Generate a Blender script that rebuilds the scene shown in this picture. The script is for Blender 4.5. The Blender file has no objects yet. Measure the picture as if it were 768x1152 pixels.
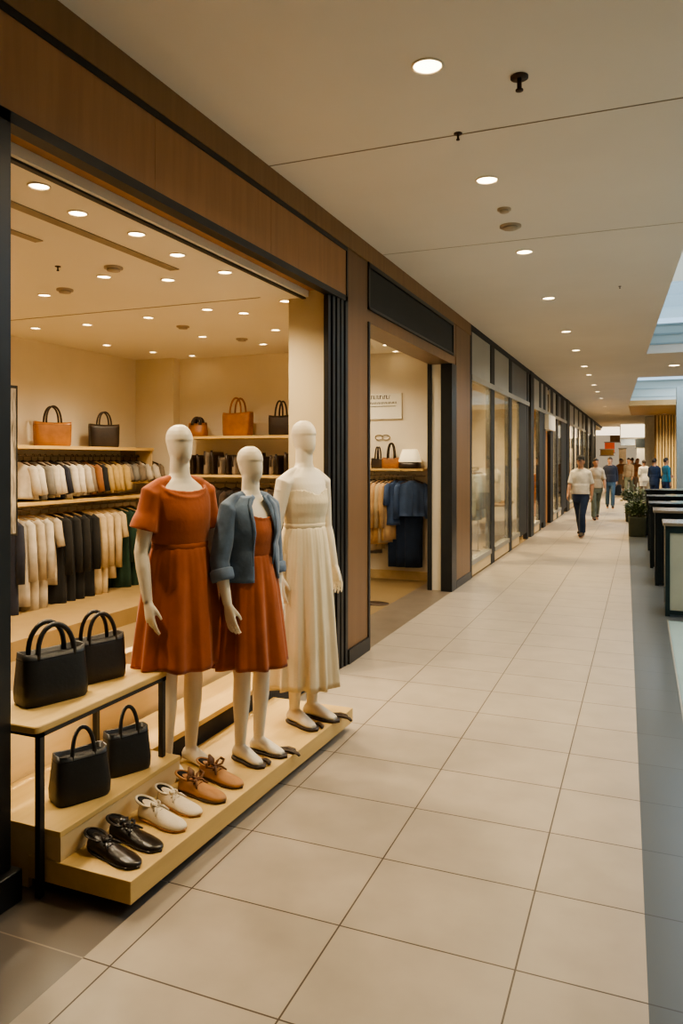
import bpy, math, random
from mathutils import Vector, Matrix
R = random.Random(11)
PI = math.pi
scene = bpy.context.scene
col = scene.collection

# ------------------------------------------------------------------ camera
F, CY, H = 838.0, 516.0, 1.65
YAW = math.atan2(339.0, F)
CC, SS = math.cos(YAW), math.sin(YAW)
cam = bpy.data.cameras.new('camera'); cam.sensor_fit = 'HORIZONTAL'; cam.sensor_width = 36
cam.lens = F / 768 * 36; cam.shift_y = -(576 - CY) / 768; cam.clip_start = .05; cam.clip_end = 300
camo = bpy.data.objects.new('camera', cam); col.objects.link(camo)
camo.location = (0, 0, H); camo.rotation_euler = (PI / 2, 0, YAW)
scene.camera = camo


def at(x, y, X=None, Y=None, Z=None):
    """where the sight line of a measured image point meets a known wall, floor or ceiling plane"""
    a = (x - 384) / F; b = (CY - y) / F
    r = (CC * a - SS, SS * a + CC, b)
    t = X / r[0] if X is not None else Y / r[1] if Y is not None else (Z - H) / r[2]
    return Vector((r[0] * t, r[1] * t, H + r[2] * t))


# ------------------------------------------------------------------ materials
MATS = {}


def mat(name, c, rough=.6, metal=0., var=.0, scale=8., bump=0., bscale=40., stretch=None, spec=.5, sheen=0., emit=None, es=0., c2=None, detail=4., coat=0.):
    if name in MATS: return MATS[name]
    m = bpy.data.materials.new(name); m.use_nodes = True
    nt = m.node_tree; N = nt.nodes; L = nt.links
    b = N['Principled BSDF']
    b.inputs['Base Color'].default_value = (*c, 1)
    b.inputs['Roughness'].default_value = rough; b.inputs['Metallic'].default_value = metal
    b.inputs['Specular IOR Level'].default_value = spec
    if sheen: b.inputs['Sheen Weight'].default_value = sheen
    if coat: b.inputs['Coat Weight'].default_value = coat; b.inputs['Coat Roughness'].default_value = .15
    if emit: b.inputs['Emission Color'].default_value = (*emit, 1); b.inputs['Emission Strength'].default_value = es
    tc = N.new('ShaderNodeTexCoord'); mp = N.new('ShaderNodeMapping')
    L.new(tc.outputs['Object'], mp.inputs['Vector'])
    if stretch: mp.inputs['Scale'].default_value = stretch
    n = N.new('ShaderNodeTexNoise'); n.inputs['Scale'].default_value = scale; n.inputs['Detail'].default_value = detail
    L.new(mp.outputs['Vector'], n.inputs['Vector'])
    if var or c2:
        if c2 is None: c2 = tuple(max(0, v * (1 - var)) for v in c)
        r = N.new('ShaderNodeValToRGB'); r.color_ramp.elements[0].position = .35; r.color_ramp.elements[1].position = .65
        r.color_ramp.elements[0].color = (*c2, 1); r.color_ramp.elements[1].color = (*c, 1)
        L.new(n.outputs['Fac'], r.inputs['Fac']); L.new(r.outputs['Color'], b.inputs['Base Color'])
    if bump:
        n2 = N.new('ShaderNodeTexNoise'); n2.inputs['Scale'].default_value = bscale; n2.inputs['Detail'].default_value = 5
        L.new(mp.outputs['Vector'], n2.inputs['Vector'])
        bp = N.new('ShaderNodeBump'); bp.inputs['Strength'].default_value = bump; bp.inputs['Distance'].default_value = .01
        L.new(n2.outputs['Fac'], bp.inputs['Height']); L.new(bp.outputs['Normal'], b.inputs['Normal'])
    MATS[name] = m
    return m


def glass_mat(name, tint=(1, 1, 1), refl=.12, haze=0., hazec=(.6, .6, .55)):
    m = bpy.data.materials.new(name); m.use_nodes = True
    nt = m.node_tree; N = nt.nodes; L = nt.links
    N.remove(N['Principled BSDF'])
    t = N.new('ShaderNodeBsdfTransparent'); t.inputs['Color'].default_value = (*tint, 1)
    g = N.new('ShaderNodeBsdfGlossy'); g.inputs['Roughness'].default_value = .03
    fr = N.new('ShaderNodeLayerWeight'); fr.inputs['Blend'].default_value = refl
    mx = N.new('ShaderNodeMixShader'); mf = N.new('ShaderNodeMath'); mf.operation = 'MULTIPLY'; mf.inputs[1].default_value = .4; L.new(fr.outputs['Fresnel'], mf.inputs[0]); L.new(mf.outputs['Value'], mx.inputs['Fac'])
    L.new(t.outputs['BSDF'], mx.inputs[1]); L.new(g.outputs['BSDF'], mx.inputs[2])
    out = N['Material Output']
    if haze:
        d = N.new('ShaderNodeBsdfDiffuse'); d.inputs['Color'].default_value = (*hazec, 1)
        nz = N.new('ShaderNodeTexNoise'); nz.inputs['Scale'].default_value = 1.3
        tc = N.new('ShaderNodeTexCoord'); L.new(tc.outputs['Object'], nz.inputs['Vector'])
        ml = N.new('ShaderNodeMath'); ml.operation = 'MULTIPLY'; ml.inputs[1].default_value = haze * 2
        L.new(nz.outputs['Fac'], ml.inputs[0])
        m2 = N.new('ShaderNodeMixShader'); L.new(ml.outputs['Value'], m2.inputs['Fac'])
        L.new(mx.outputs['Shader'], m2.inputs[1]); L.new(d.outputs['BSDF'], m2.inputs[2])
        L.new(m2.outputs['Shader'], out.inputs['Surface'])
    else:
        L.new(mx.outputs['Shader'], out.inputs['Surface'])
    MATS[name] = m
    return m


def emit_mat(name, c, s):
    m = bpy.data.materials.new(name); m.use_nodes = True
    b = m.node_tree.nodes['Principled BSDF']
    b.inputs['Base Color'].default_value = (*c, 1); b.inputs['Emission Color'].default_value = (*c, 1); b.inputs['Emission Strength'].default_value = s
    MATS[name] = m
    return m


M = {}
M['ceil'] = mat('ceiling_paint', (.74, .695, .63), .85, var=.04, scale=1.2)
M['shopceil'] = mat('shop_ceiling_paint', (.82, .75, .62), .8, var=.03, scale=1.)
M['shopwall'] = mat('shop_wall_paint', (.80, .71, .56), .8, var=.08, scale=1.5)
M['shopfloor'] = mat('shop_floor', (.26, .175, .08), .45, var=.08, scale=2)
M['veneer'] = mat('brown_veneer', (.38, .195, .082), .5, c2=(.325, .163, .066), scale=3., stretch=(6, 6, .5), bump=.08, bscale=30)
M['veneer_top'] = mat('upper_trim_veneer', (.27, .150, .062), .55, c2=(.235, .128, .05), scale=3., stretch=(6, 6, .5))
M['pillar'] = mat('bronze_panel', (.205, .112, .05), .42, c2=(.18, .098, .043), scale=2., stretch=(5, 5, .3), metal=.1)
M['black'] = mat('black_metal', (.012, .012, .012), .38, var=.3, scale=5)
M['black_satin'] = mat('black_frame_satin', (.018, .017, .016), .5, var=.3, scale=3)
M['signgrey'] = mat('charcoal_panel', (.022, .023, .022), .65, var=.15, scale=4)
M['darkstone'] = mat('dark_stone_tile', (.115, .092, .07), .45, var=.25, scale=5, bump=.05)
M['threshold'] = mat('threshold_stone', (.18, .14, .10), .4, var=.2, scale=4)
M['oak'] = mat('pale_oak', (.62, .425, .165), .5, c2=(.57, .38, .145), scale=4., stretch=(6, .6, 6), bump=.04, bscale=20)
M['oak_face'] = mat('pale_oak_face', (.66, .48, .25), .55, c2=(.61, .44, .22), scale=3., stretch=(6, .5, 6))
M['mann'] = mat('mannequin_plastic', (.78, .68, .52), .45, var=.03, scale=3)
M['rust'] = mat('rust_linen', (.40, .092, .015), .85, var=.22, scale=7, bump=.35, bscale=14, sheen=.2)
M['rust_dark'] = mat('rust_linen_dark', (.36, .088, .017), .85, var=.2, scale=9, bump=.3, bscale=16)  # slightly darker rust for the waistband and waist seam
M['denim'] = mat('faded_denim', (.13, .185, .265), .85, var=.3, scale=14, bump=.3, bscale=25, sheen=.2)
M['denim_light'] = mat('denim_cuff', (.16, .215, .30), .85, var=.25, scale=14, bump=.3, bscale=25)
M['cream'] = mat('cream_cotton', (.74, .62, .42), .85, var=.08, scale=6, bump=.2, bscale=18)
M['leather'] = mat('black_leather', (.015, .014, .013), .42, var=.3, scale=12, bump=.12, bscale=70)
M['leather_in'] = mat('bag_lining', (.010, .008, .007), .9, var=.2)
M['brownleather'] = mat('brown_leather', (.36, .135, .028), .42, var=.3, scale=9, bump=.1, bscale=60)
M['darkleather'] = mat('dark_brown_leather', (.035, .02, .011), .38, var=.35, scale=9, bump=.1, bscale=60)
M['tanleather'] = mat('tan_leather', (.45, .21, .07), .5, var=.25, scale=10, bump=.15, bscale=50)
M['whiteleather'] = mat('ivory_leather', (.74, .62, .45), .55, var=.12, scale=10, bump=.15, bscale=50)
M['shoeblack'] = mat('polished_black_leather', (.022, .015, .010), .28, var=.4, scale=10, bump=.15, bscale=45)
M['sole'] = mat('sole_brown', (.10, .055, .025), .7, var=.2)
M['strap'] = mat('dark_strap', (.05, .03, .018), .55, var=.2)
M['wood_hanger'] = mat('wooden_hanger', (.50, .33, .15), .5, var=.15, scale=20)
M['steel'] = mat('brushed_steel', (.45, .40, .33), .35, metal=.9, var=.1)
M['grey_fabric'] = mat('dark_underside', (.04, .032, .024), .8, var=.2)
M['white_panel'] = mat('white_sign_panel', (.80, .74, .62), .6, var=.03)
M['ink'] = mat('sign_ink', (.06, .05, .04), .7, var=.1)
M['picture'] = mat('streaky_print', (.42, .36, .28), .5, c2=(.10, .085, .065), scale=6, stretch=(1, 8, 1.2))
M['lens'] = emit_mat('downlight_lens', (1., .86, .62), 6.)
M['lens_shop'] = emit_mat('shop_downlight_lens', (1., .86, .6), 7.)
M['rim'] = mat('downlight_rim', (.75, .66, .52), .5, var=.05)
M['detector'] = mat('detector_plastic', (.45, .37, .27), .6, var=.1)
M['bronze'] = mat('dark_bronze', (.07, .04, .022), .5, metal=.4, var=.2)
M['seam'] = mat('ceiling_seam', (.30, .25, .18), .9, var=.1)
M['slot'] = mat('slot_diffuser', (.33, .26, .17), .7, var=.2)
M['glass'] = glass_mat('shop_glass', (.95, .97, .95), .10, .07, (.66, .60, .48))
M['glass_far'] = glass_mat('far_shop_glass', (.95, .97, .95), .08)
M['frost'] = mat('frosted_transom', (.33, .33, .295), .35, var=.1, scale=2)
M['frost_dark'] = mat('dark_transom', (.06, .072, .08), .35, var=.15, scale=2)
M['mull'] = mat('dark_mullion', (.014, .014, .013), .6, metal=0, var=.2)
M['rail'] = mat('grey_aluminium', (.36, .34, .29), .4, metal=.5, var=.1)
M['orange_door'] = mat('warm_timber_door', (.50, .22, .05), .5, c2=(.40, .165, .035), scale=3, stretch=(6, 6, .4))
M['floor_dark'] = None
M['counter'] = mat('counter_black', (.012, .016, .016), .25, metal=.2, var=.3)
M['counter_teal'] = mat('counter_dark_frame', (.018, .035, .036), .3, metal=.3, var=.3)
M['counter_top'] = mat('counter_top', (.17, .135, .09), .2, var=.1, coat=.5)
M['counter_panel'] = mat('counter_panel', (.33, .34, .27), .3, var=.12, scale=3)
M['leaf'] = mat('leaf_green', (.035, .060, .012), .6, c2=(.06, .085, .018), scale=9)
M['pot'] = mat('olive_planter', (.06, .062, .03), .7, var=.25)
M['skyl'] = mat('light_well_panel', (.50, .56, .55), .7, var=.06, scale=1)
M['skyl_beam'] = mat('light_well_beam', (.85, .83, .78), .7, var=.04)
M['fin'] = mat('brass_fin', (.72, .52, .24), .45, var=.2, scale=3, stretch=(5, 5, .4))
M['fin_dark'] = mat('brass_gap', (.26, .15, .05), .5, var=.2)
M['bluegrey'] = mat('blue_grey_pillar', (.33, .40, .42), .5, var=.08)
M['greycol'] = mat('grey_pillar', (.75, .72, .62), .6, var=.08)
M['soffit'] = mat('bronze_soffit', (.42, .26, .095), .5, var=.1)
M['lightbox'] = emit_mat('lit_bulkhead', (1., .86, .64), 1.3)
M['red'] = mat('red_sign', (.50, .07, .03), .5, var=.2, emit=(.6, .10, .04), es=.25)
M['farwhite'] = mat('far_white_panel', (.75, .68, .56), .6, var=.05, emit=(.8, .7, .52), es=.25)  # faint glow put into the colour brightens far wall, boards and lid
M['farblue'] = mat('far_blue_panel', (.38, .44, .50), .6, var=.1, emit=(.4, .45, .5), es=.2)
M['fardark'] = mat('far_dark_panel', (.03, .04, .05), .5, var=.2)
M['skin'] = mat('skin', (.46, .24, .14), .55, var=.08, scale=20)
M['hair_dark'] = mat('hair_dark_brown', (.025, .014, .009), .6, var=.3, scale=30)
M['hair_red'] = mat('hair_auburn', (.28, .085, .025), .6, var=.3, scale=30)
M['eye'] = mat('eye_dark', (.02, .015, .012), .3, var=.1)
for nm, c in dict(navy=(.018, .020, .035), greige=(.46, .38, .27), lightgrey=(.55, .48, .38), blackcloth=(.013, .012, .011), creamcloth=(.58, .44, .26), green=(.012, .040, .020),
                  white=(.70, .62, .50), brown=(.30, .12, .04), ochre=(.50, .34, .13), taupe=(.25, .19, .13), darkbrown=(.045, .028, .017), peach=(.62, .38, .18),
                  blue=(.055, .095, .20), midnight=(.012, .026, .065), grey=(.22, .20, .17), offwhite=(.72, .66, .55), jeans=(.045, .085, .13), teal=(.02, .13, .19),
                  sage=(.15, .17, .13), bluegrey_cloth=(.30, .33, .33)).items():
    M[nm] = mat('cloth_' + nm, c, .9, var=.22, scale=9, bump=.3, bscale=22, sheen=.1)


# floor tiles
def tile_mat():
    m = bpy.data.materials.new('floor_tiles'); m.use_nodes = True
    nt = m.node_tree; N = nt.nodes; L = nt.links; b = N['Principled BSDF']
    tc = N.new('ShaderNodeTexCoord'); mp = N.new('ShaderNodeMapping')
    L.new(tc.outputs['Object'], mp.inputs['Vector'])
    br = N.new('ShaderNodeTexBrick'); br.offset = 0; br.squash = 1
    br.inputs['Scale'].default_value = 1; br.inputs['Mortar Size'].default_value = .0032; br.inputs['Mortar Smooth'].default_value = .1
    br.inputs['Brick Width'].default_value = .612; br.inputs['Row Height'].default_value = .476
    br.inputs['Color1'].default_value = (.375, .313, .240, 1); br.inputs['Color2'].default_value = (.395, .329, .252, 1); br.inputs['Mortar'].default_value = (.055, .036, .02, 1)
    mp.inputs['Location'].default_value = (.994 + 10 * .612, -3.866 + 20 * .476, 0)
    L.new(mp.outputs['Vector'], br.inputs['Vector'])
    n = N.new('ShaderNodeTexNoise'); n.inputs['Scale'].default_value = 5; n.inputs['Detail'].default_value = 7; L.new(tc.outputs['Object'], n.inputs['Vector'])
    r = N.new('ShaderNodeMapRange'); r.inputs['From Min'].default_value = .3; r.inputs['From Max'].default_value = .7; r.inputs['To Min'].default_value = .92; r.inputs['To Max'].default_value = 1.05
    L.new(n.outputs['Fac'], r.inputs['Value'])
    mx = N.new('ShaderNodeMix'); mx.data_type = 'RGBA'; mx.blend_type = 'MULTIPLY'; mx.inputs['Factor'].default_value = 1
    L.new(br.outputs['Color'], mx.inputs['A']); L.new(r.outputs['Result'], mx.inputs['B'])
    L.new(mx.outputs['Result'], b.inputs['Base Color'])
    b.inputs['Roughness'].default_value = .36; b.inputs['Specular IOR Level'].default_value = .45
    bp = N.new('ShaderNodeBump'); bp.inputs['Strength'].default_value = .25; bp.inputs['Distance'].default_value = .003; bp.invert = True
    L.new(br.outputs['Fac'], bp.inputs['Height']); L.new(bp.outputs['Normal'], b.inputs['Normal'])
    return m


def band_mat(c1=(.072, .080, .084), c2=(.080, .088, .092), name='dark_floor_band', mo=(.06, .06, .055)):
    m = bpy.data.materials.new(name); m.use_nodes = True
    nt = m.node_tree; N = nt.nodes; L = nt.links; b = N['Principled BSDF']
    tc = N.new('ShaderNodeTexCoord'); mp = N.new('ShaderNodeMapping'); L.new(tc.outputs['Object'], mp.inputs['Vector'])
    br = N.new('ShaderNodeTexBrick'); br.offset = 0; br.squash = 1
    br.inputs['Scale'].default_value = 1; br.inputs['Mortar Size'].default_value = .003
    br.inputs['Brick Width'].default_value = 20; br.inputs['Row Height'].default_value = .476
    br.inputs['Color1'].default_value = (*c1, 1); br.inputs['Color2'].default_value = (*c2, 1); br.inputs['Mortar'].default_value = (*mo, 1)
    mp.inputs['Location'].default_value = (10, -3.866 + 20 * .476, 0)
    L.new(mp.outputs['Vector'], br.inputs['Vector']); L.new(br.outputs['Color'], b.inputs['Base Color'])
    b.inputs['Roughness'].default_value = .3
    return m


fm = bpy.data.materials.new('pale_band_sheet'); fm.use_nodes = True; fn = fm.node_tree.nodes; fn.remove(fn['Principled BSDF']); ft_ = fn.new('ShaderNodeBsdfTranslucent'); ft_.inputs['Color'].default_value = (.95, .86, .76, 1); fm.node_tree.links.new(ft_.outputs['BSDF'], fn['Material Output'].inputs['Surface']); M['bandsheet'] = fm
M['tiles'] = tile_mat(); M['floor_dark'] = band_mat(mo=(.03, .03, .03)); M['darkstone'] = band_mat((.15, .125, .10), (.165, .138, .11), 'dark_stone_tiles', (.30, .25, .19))
M['glassfloor'] = mat('pale_teal_floor', (.30, .40, .40), .2, var=.08, scale=2, coat=.3)


# ------------------------------------------------------------------ mesh builder
class MB:
    def __init__(s): s.v = []; s.f = []; s.sm = []

    def add(s, vs, fs, smooth=False):
        o = len(s.v); s.v += [tuple(v) for v in vs]; s.f += [tuple(i + o for i in f) for f in fs]; s.sm += [smooth] * len(fs)
        return s

    def box(s, x0, x1, y0, y1, z0, z1):
        v = [(x0, y0, z0), (x1, y0, z0), (x1, y1, z0), (x0, y1, z0), (x0, y0, z1), (x1, y0, z1), (x1, y1, z1), (x0, y1, z1)]
        return s.add(v, [(0, 3, 2, 1), (4, 5, 6, 7), (0, 1, 5, 4), (1, 2, 6, 5), (2, 3, 7, 6), (3, 0, 4, 7)])

    def loft(s, rings, cap0=True, cap1=True, smooth=True, closed=True):
        n = len(rings[0]); vs = [p for r in rings for p in r]; fs = []
        for k in range(len(rings) - 1):
            for i in range(n if closed else n - 1):
                j = (i + 1) % n
                fs.append((k * n + i, k * n + j, (k + 1) * n + j, (k + 1) * n + i))
        if cap0: fs.append(tuple(range(n))[::-1])
        if cap1: fs.append(tuple((len(rings) - 1) * n + i for i in range(n)))
        return s.add(vs, fs, smooth)

    def tube(s, path, rad, n=12, ref=(1, 0, 0), cap=True):
        path = [Vector(p) for p in path]; rings = []; ref = Vector(ref)
        for i, p in enumerate(path):
            d = (path[min(i + 1, len(path) - 1)] - path[max(i - 1, 0)]).normalized()
            u = ref - d * ref.dot(d)
            if u.length < 1e-4: u = Vector((0, 1, 0)) - d * d.y
            u.normalize(); w = d.cross(u)
            r = rad[i] if isinstance(rad, list) else rad
            rx, ry = r if isinstance(r, (list, tuple)) else (r, r)
            rings.append([p + u * (rx * math.cos(2 * PI * k / n)) + w * (ry * math.sin(2 * PI * k / n)) for k in range(n)])
        return s.loft(rings, cap, cap)

    def ellipsoid(s, c, r, nu=16, nv=10, rot=None):
        rings = []
        for k in range(1, nv):
            a = PI * k / nv
            ring = []
            for i in range(nu):
                t = 2 * PI * i / nu
                p = Vector((r[0] * math.sin(a) * math.cos(t), r[1] * math.sin(a) * math.sin(t), -r[2] * math.cos(a)))
                if rot: p = rot @ p
                ring.append(p + Vector(c))
            rings.append(ring)
        return s.loft(rings)

    def disc(s, c, r, n=24, h=.004):
        return s.tube([(c[0], c[1], c[2]), (c[0], c[1], c[2] + h)], r, n)

    def quad(s, a, b, c, d): return s.add([a, b, c, d], [(0, 1, 2, 3)])

    def mesh(s, name):
        me = bpy.data.meshes.new(name); me.from_pydata(s.v, [], s.f); me.update()
        me.polygons.foreach_set('use_smooth', s.sm)
        return me

    def build(s, name, m, parent=None, bevel=0, solid=0, loc=None, rz=0, subsurf=0, remesh=0, smooth_it=0, sharp=None):
        me = s.mesh(name); o = bpy.data.objects.new(name, me); col.objects.link(o)
        me.materials.append(m)
        if parent is not None: o.parent = parent
        if loc is not None: o.location = loc
        o.rotation_euler = (0, 0, rz)
        if remesh:
            md = o.modifiers.new('r', 'REMESH'); md.mode = 'VOXEL'; md.voxel_size = remesh; md.use_smooth_shade = True
            if smooth_it:
                sm = o.modifiers.new('s', 'SMOOTH'); sm.iterations = smooth_it; sm.factor = .5
            bpy.context.view_layer.update()
            dg = bpy.context.evaluated_depsgraph_get()
            nm = bpy.data.meshes.new_from_object(o.evaluated_get(dg))
            nm.name = name
            o.modifiers.clear(); o.data = nm; bpy.data.meshes.remove(me)
            if not nm.materials: nm.materials.append(m)
            nm.polygons.foreach_set('use_smooth', [True] * len(nm.polygons))
        if solid:
            md = o.modifiers.new('solid', 'SOLIDIFY'); md.thickness = solid; md.offset = 0
        if bevel:
            md = o.modifiers.new('bevel', 'BEVEL'); md.width = bevel; md.segments = 2; md.limit_method = 'ANGLE'
        if subsurf:
            md = o.modifiers.new('sub', 'SUBSURF'); md.levels = md.render_levels = subsurf
        return o


def box(name, m, x0, x1, y0, y1, z0, z1, parent=None, bevel=0, **k):
    return MB().box(x0, x1, y0, y1, z0, z1).build(name, m, parent, bevel, **k)


def tag(o, label, cat, group=None, kind=None):
    o['label'] = label; o['category'] = cat
    if group: o['group'] = group
    if kind: o['kind'] = kind
    return o


def thing(name, label, cat, loc=(0, 0, 0), rz=0, group=None):
    o = bpy.data.objects.new(name, None); col.objects.link(o); o.empty_display_size = .1
    o.location = loc; o.rotation_euler = (0, 0, rz)
    return tag(o, label, cat, group)


def struct(o, label=None):
    o['kind'] = 'structure'
    if label: o['label'] = label
    return o


def copy_tree(o, parent=None):
    c = o.copy(); col.objects.link(c)
    if parent is not None: c.parent = parent
    for ch in list(o.children): copy_tree(ch, c)
    return c


ORD = ['first', 'second', 'third', 'fourth', 'fifth', 'sixth', 'seventh', 'eighth', 'ninth', 'tenth', 'eleventh', 'twelfth', 'thirteenth', 'fourteenth', 'fifteenth', 'sixteenth']


def lerp(a, b, t): return a + (b - a) * t


def interp(tab, z):
    if z <= tab[0][0]: return tab[0][1:]
    for a, b in zip(tab, tab[1:]):
        if z <= b[0]:
            t = (z - a[0]) / (b[0] - a[0]); t = t * t * (3 - 2 * t) * .5 + t * .5
            return tuple(lerp(p, q, t) for p, q in zip(a[1:], b[1:]))
    return tab[-1][1:]


def sring(cx, cy, z, w, d, n=32, e=4.):
    """superellipse ring"""
    out = []
    for i in range(n):
        t = 2 * PI * i / n; c, s = math.cos(t), math.sin(t)
        out.append((cx + w * math.copysign(abs(c) ** (2 / e), c), cy + d * math.copysign(abs(s) ** (2 / e), s), z))
    return out


# ------------------------------------------------------------------ key dimensions
W = -2.2          # shopfront plane
CE = 3.5          # corridor ceiling
SC = 2.9          # shop ceiling
BX = -5.96        # back wall of the shop
PY = 7.92         # end wall of the shop
CORR_END = 52.0
e1 = at(768, 281, Z=CE); e2 = at(727, 398, Z=CE); e3 = at(717, 425, Z=CE); e4 = at(706.8, 455.6, Z=CE)


def edge_x(Y):
    return e1.x + (e2.x - e1.x) * (Y - e1.y) / (e2.y - e1.y)


def band_x(Y): return .065 - .0205 * Y     # edge of the dark floor band

# ------------------------------------------------------------------ corridor floor
def poly(name, m, pts, z0, z1):
    n = len(pts); vs = [(x, y, z0) for x, y in pts] + [(x, y, z1) for x, y in pts]
    fs = [tuple(range(n))[::-1], tuple(range(n, 2 * n))] + [(i, (i + 1) % n, n + (i + 1) % n, n + i) for i in range(n)]
    return MB().add(vs, fs).build(name, m)


Y0 = -3.0
struct(poly('floor', M['tiles'], [(-1.715, Y0), (band_x(Y0), Y0), (band_x(CORR_END), CORR_END), (W, CORR_END), (W, 2.85), (-1.715, 2.85)], -.1, 0), 'large pale beige corridor floor tiles')
struct(poly('floor', M['darkstone'], [(-2.7, Y0), (-1.715, Y0), (-1.715, 2.85), (-2.7, 2.85)], -.1, 0), 'dark stone floor strip by the near shop front')
GX0 = .235
struct(poly('floor', M['floor_dark'], [(band_x(Y0), Y0), (GX0 + .02, Y0), (GX0, 8.3), (4.5, 8.3), (4.5, CORR_END), (band_x(CORR_END), CORR_END)], -.1, 0), 'blue grey floor band beside the counters')
struct(poly('floor', M['glassfloor'], [(GX0 + .02, Y0), (4.5, Y0), (4.5, 8.3), (GX0, 8.3)], -.1, -.004), 'pale teal floor at the right edge')
# thin metal edge strip between the band and the pale floor
struct(poly('trim_1', M['rail'], [(GX0 + .012, Y0), (GX0 + .024, Y0), (GX0 + .004, 8.3), (GX0 - .008, 8.3)], -.02, .004))

# ------------------------------------------------------------------ corridor ceiling with skylight wells
SK = [(3.2, e2.y), (e3.y, e4.y)]
RX = 3.6
cl = 'smooth painted corridor ceiling'
struct(poly('ceiling', M['ceil'], [(W, Y0), (edge_x(Y0), Y0), (edge_x(e4.y), e4.y), (edge_x(e4.y), CORR_END), (W, CORR_END)], CE, CE + .15), cl)
struct(poly('ceiling', M['ceil'], [(edge_x(Y0), Y0), (4.5, Y0), (4.5, SK[0][0]), (edge_x(SK[0][0]), SK[0][0])], CE, CE + .15))
struct(poly('ceiling', M['ceil'], [(edge_x(e2.y), e2.y), (4.5, e2.y), (4.5, e3.y), (edge_x(e3.y), e3.y)], CE, CE + .15))
struct(poly('ceiling', M['soffit'], [(edge_x(e4.y), e4.y), (4.5, e4.y), (4.5, 33.6), (edge_x(e4.y), 33.6)], CE - .03, CE + .15), 'bronze soffit beyond the second skylight')
struct(poly('ceiling', M['ceil'], [(edge_x(e4.y), 33.6), (4.5, 33.6), (4.5, CORR_END), (edge_x(e4.y), CORR_END)], CE, CE + .15))
struct(box('ceiling', M['ceil'], RX, 4.5, SK[0][0], e2.y, CE, CE + .15)); struct(box('ceiling', M['ceil'], RX, 4.5, e3.y, e4.y, CE, CE + .15))
for k, (a, b) in enumerate(SK):
    hh = .55 if k == 0 else .85
    nst = 3
    # far side of the well: stepped panels
    for i in range(nst):
        z0 = CE + .15 * (i > 0) + (hh - .15) * i / nst if i else CE + .002
        z1 = CE + .15 + (hh - .15) * (i + 1) / nst
        z0 = CE + hh * i / nst + (.002 if i == 0 else 0); z1 = CE + hh * (i + 1) / nst
        struct(box('wall_skylight', M['skyl'], edge_x(b) - .3 + .0, RX + .4, b + .002 + .10 * i, b + .45, z0, z1))
        struct(box('trim_2', M['bluegrey'], edge_x(b) - .28, RX + .35, b - .012 + .10 * i, b + .02 + .1 * i, z1 - .035, z1 - .005))
    # near side, left side and right side of the well
    struct(box('wall_skylight', M['skyl'], edge_x(a) - .2, RX + .4, a - .3, a - .002, CE + .151, CE + hh))
    struct(poly('wall_skylight', M['skyl'], [(edge_x(a) - .2, a), (edge_x(a), a), (edge_x(b), b), (edge_x(b) - .2, b)], CE + .151, CE + hh))
    struct(box('wall_skylight', M['skyl'], RX, RX + .2, a, b, CE + .151, CE + hh))
    # glazed lid with beams
    yb = [at(760, 318, Z=CE + hh).y] if k == 0 else [lerp(a, b, .3), lerp(a, b, .6)]
    for yy in (yb if k else []):
        struct(box('beam', M['skyl_beam'], edge_x(b) - .3, RX + .4, yy - (1.1 if k == 0 else .35), yy, CE + hh - .02, CE + hh + .12), 'white roof beam across the skylight')
    struct(box('window_1', M['bandsheet'], edge_x(b) - .3, RX + .4, a - .3, yb[0] if k == 0 else b - .6, CE + hh + .02, CE + hh + .04), 'added translucent sheet for the pale band in the skylight')  # translucent sheet added to give the pale band in the skylight
    struct(poly('window_1', M['glass_far'], [(edge_x(a) - .2, a - .3), (RX + .4, a - .3), (RX + .4, b + .45), (edge_x(b) - .3, b + .45)], CE + hh + .13, CE + hh + .14), 'skylight glazing')

# corridor ceiling panel seams
for (x, y, hw) in ((310, 185.5, .004), (468, 282.5, .0015)):
    p = at(x, y, Z=CE)
    struct(box('trim_3', M['seam'], W, edge_x(p.y) - .02, p.y - hw, p.y + hw, CE - .0025, CE + .01))

# right hand side of the concourse (mostly outside the frame)
struct(box('wall_right', M['shopwall'], 4.5, 4.6, Y0, CORR_END, 0, 4.2), 'plain wall on the far right of the concourse')
struct(box('wall_back', M['shopwall'], W - 4, 4.6, Y0 - .1, Y0, 0, CE + .15), 'wall behind the viewer')

# ------------------------------------------------------------------ shopfront one: frame, fascia, pillars
struct(box('wall_left', M['veneer'], W - .35, W, Y0, 2.02, 0, CE), 'brown veneer wall at the near left edge')
struct(box('trim_4', M['veneer_top'], W - .3, W + .012, Y0, 10.15, 3.345, CE), 'upper brown trim under the ceiling')
struct(box('trim_5', M['black'], W - .3, W + .006, Y0, 5.56, 3.312, 3.345), 'black reveal line above the brown fascia')
seams = [2.02, 3.02, 4.24, 5.535]
for a, b in zip(seams, seams[1:]):
    struct(box('wall_left', M['veneer'], W - .25, W, a + .001, b - .001, 2.95, 3.312, bevel=.0015), 'brown veneer fascia panel')
struct(box('trim_5', M['black'], W - .3, W + .008, 5.535, 5.56, 2.95, 3.312))
# head of the opening: black frame, brown soffit, black inner line, pale bulkhead
struct(box('trim_6', M['black'], W - .06, W + .012, 2.02, 5.552, 2.905, 2.95), 'black head frame of the near shop opening')
struct(box('trim_6', M['bronze'], W - .20, W - .06, 2.02, 5.552, 2.955, 2.975))
struct(box('trim_6', M['black'], -2.452, -2.42, 2.0, 5.3, SC - .012, SC - .001))
struct(box('wall_bulkhead', M['shopceil'], -2.44, -2.40, 2.02, 5.3, SC + .001, 2.99), 'pale bulkhead behind the opening')
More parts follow.
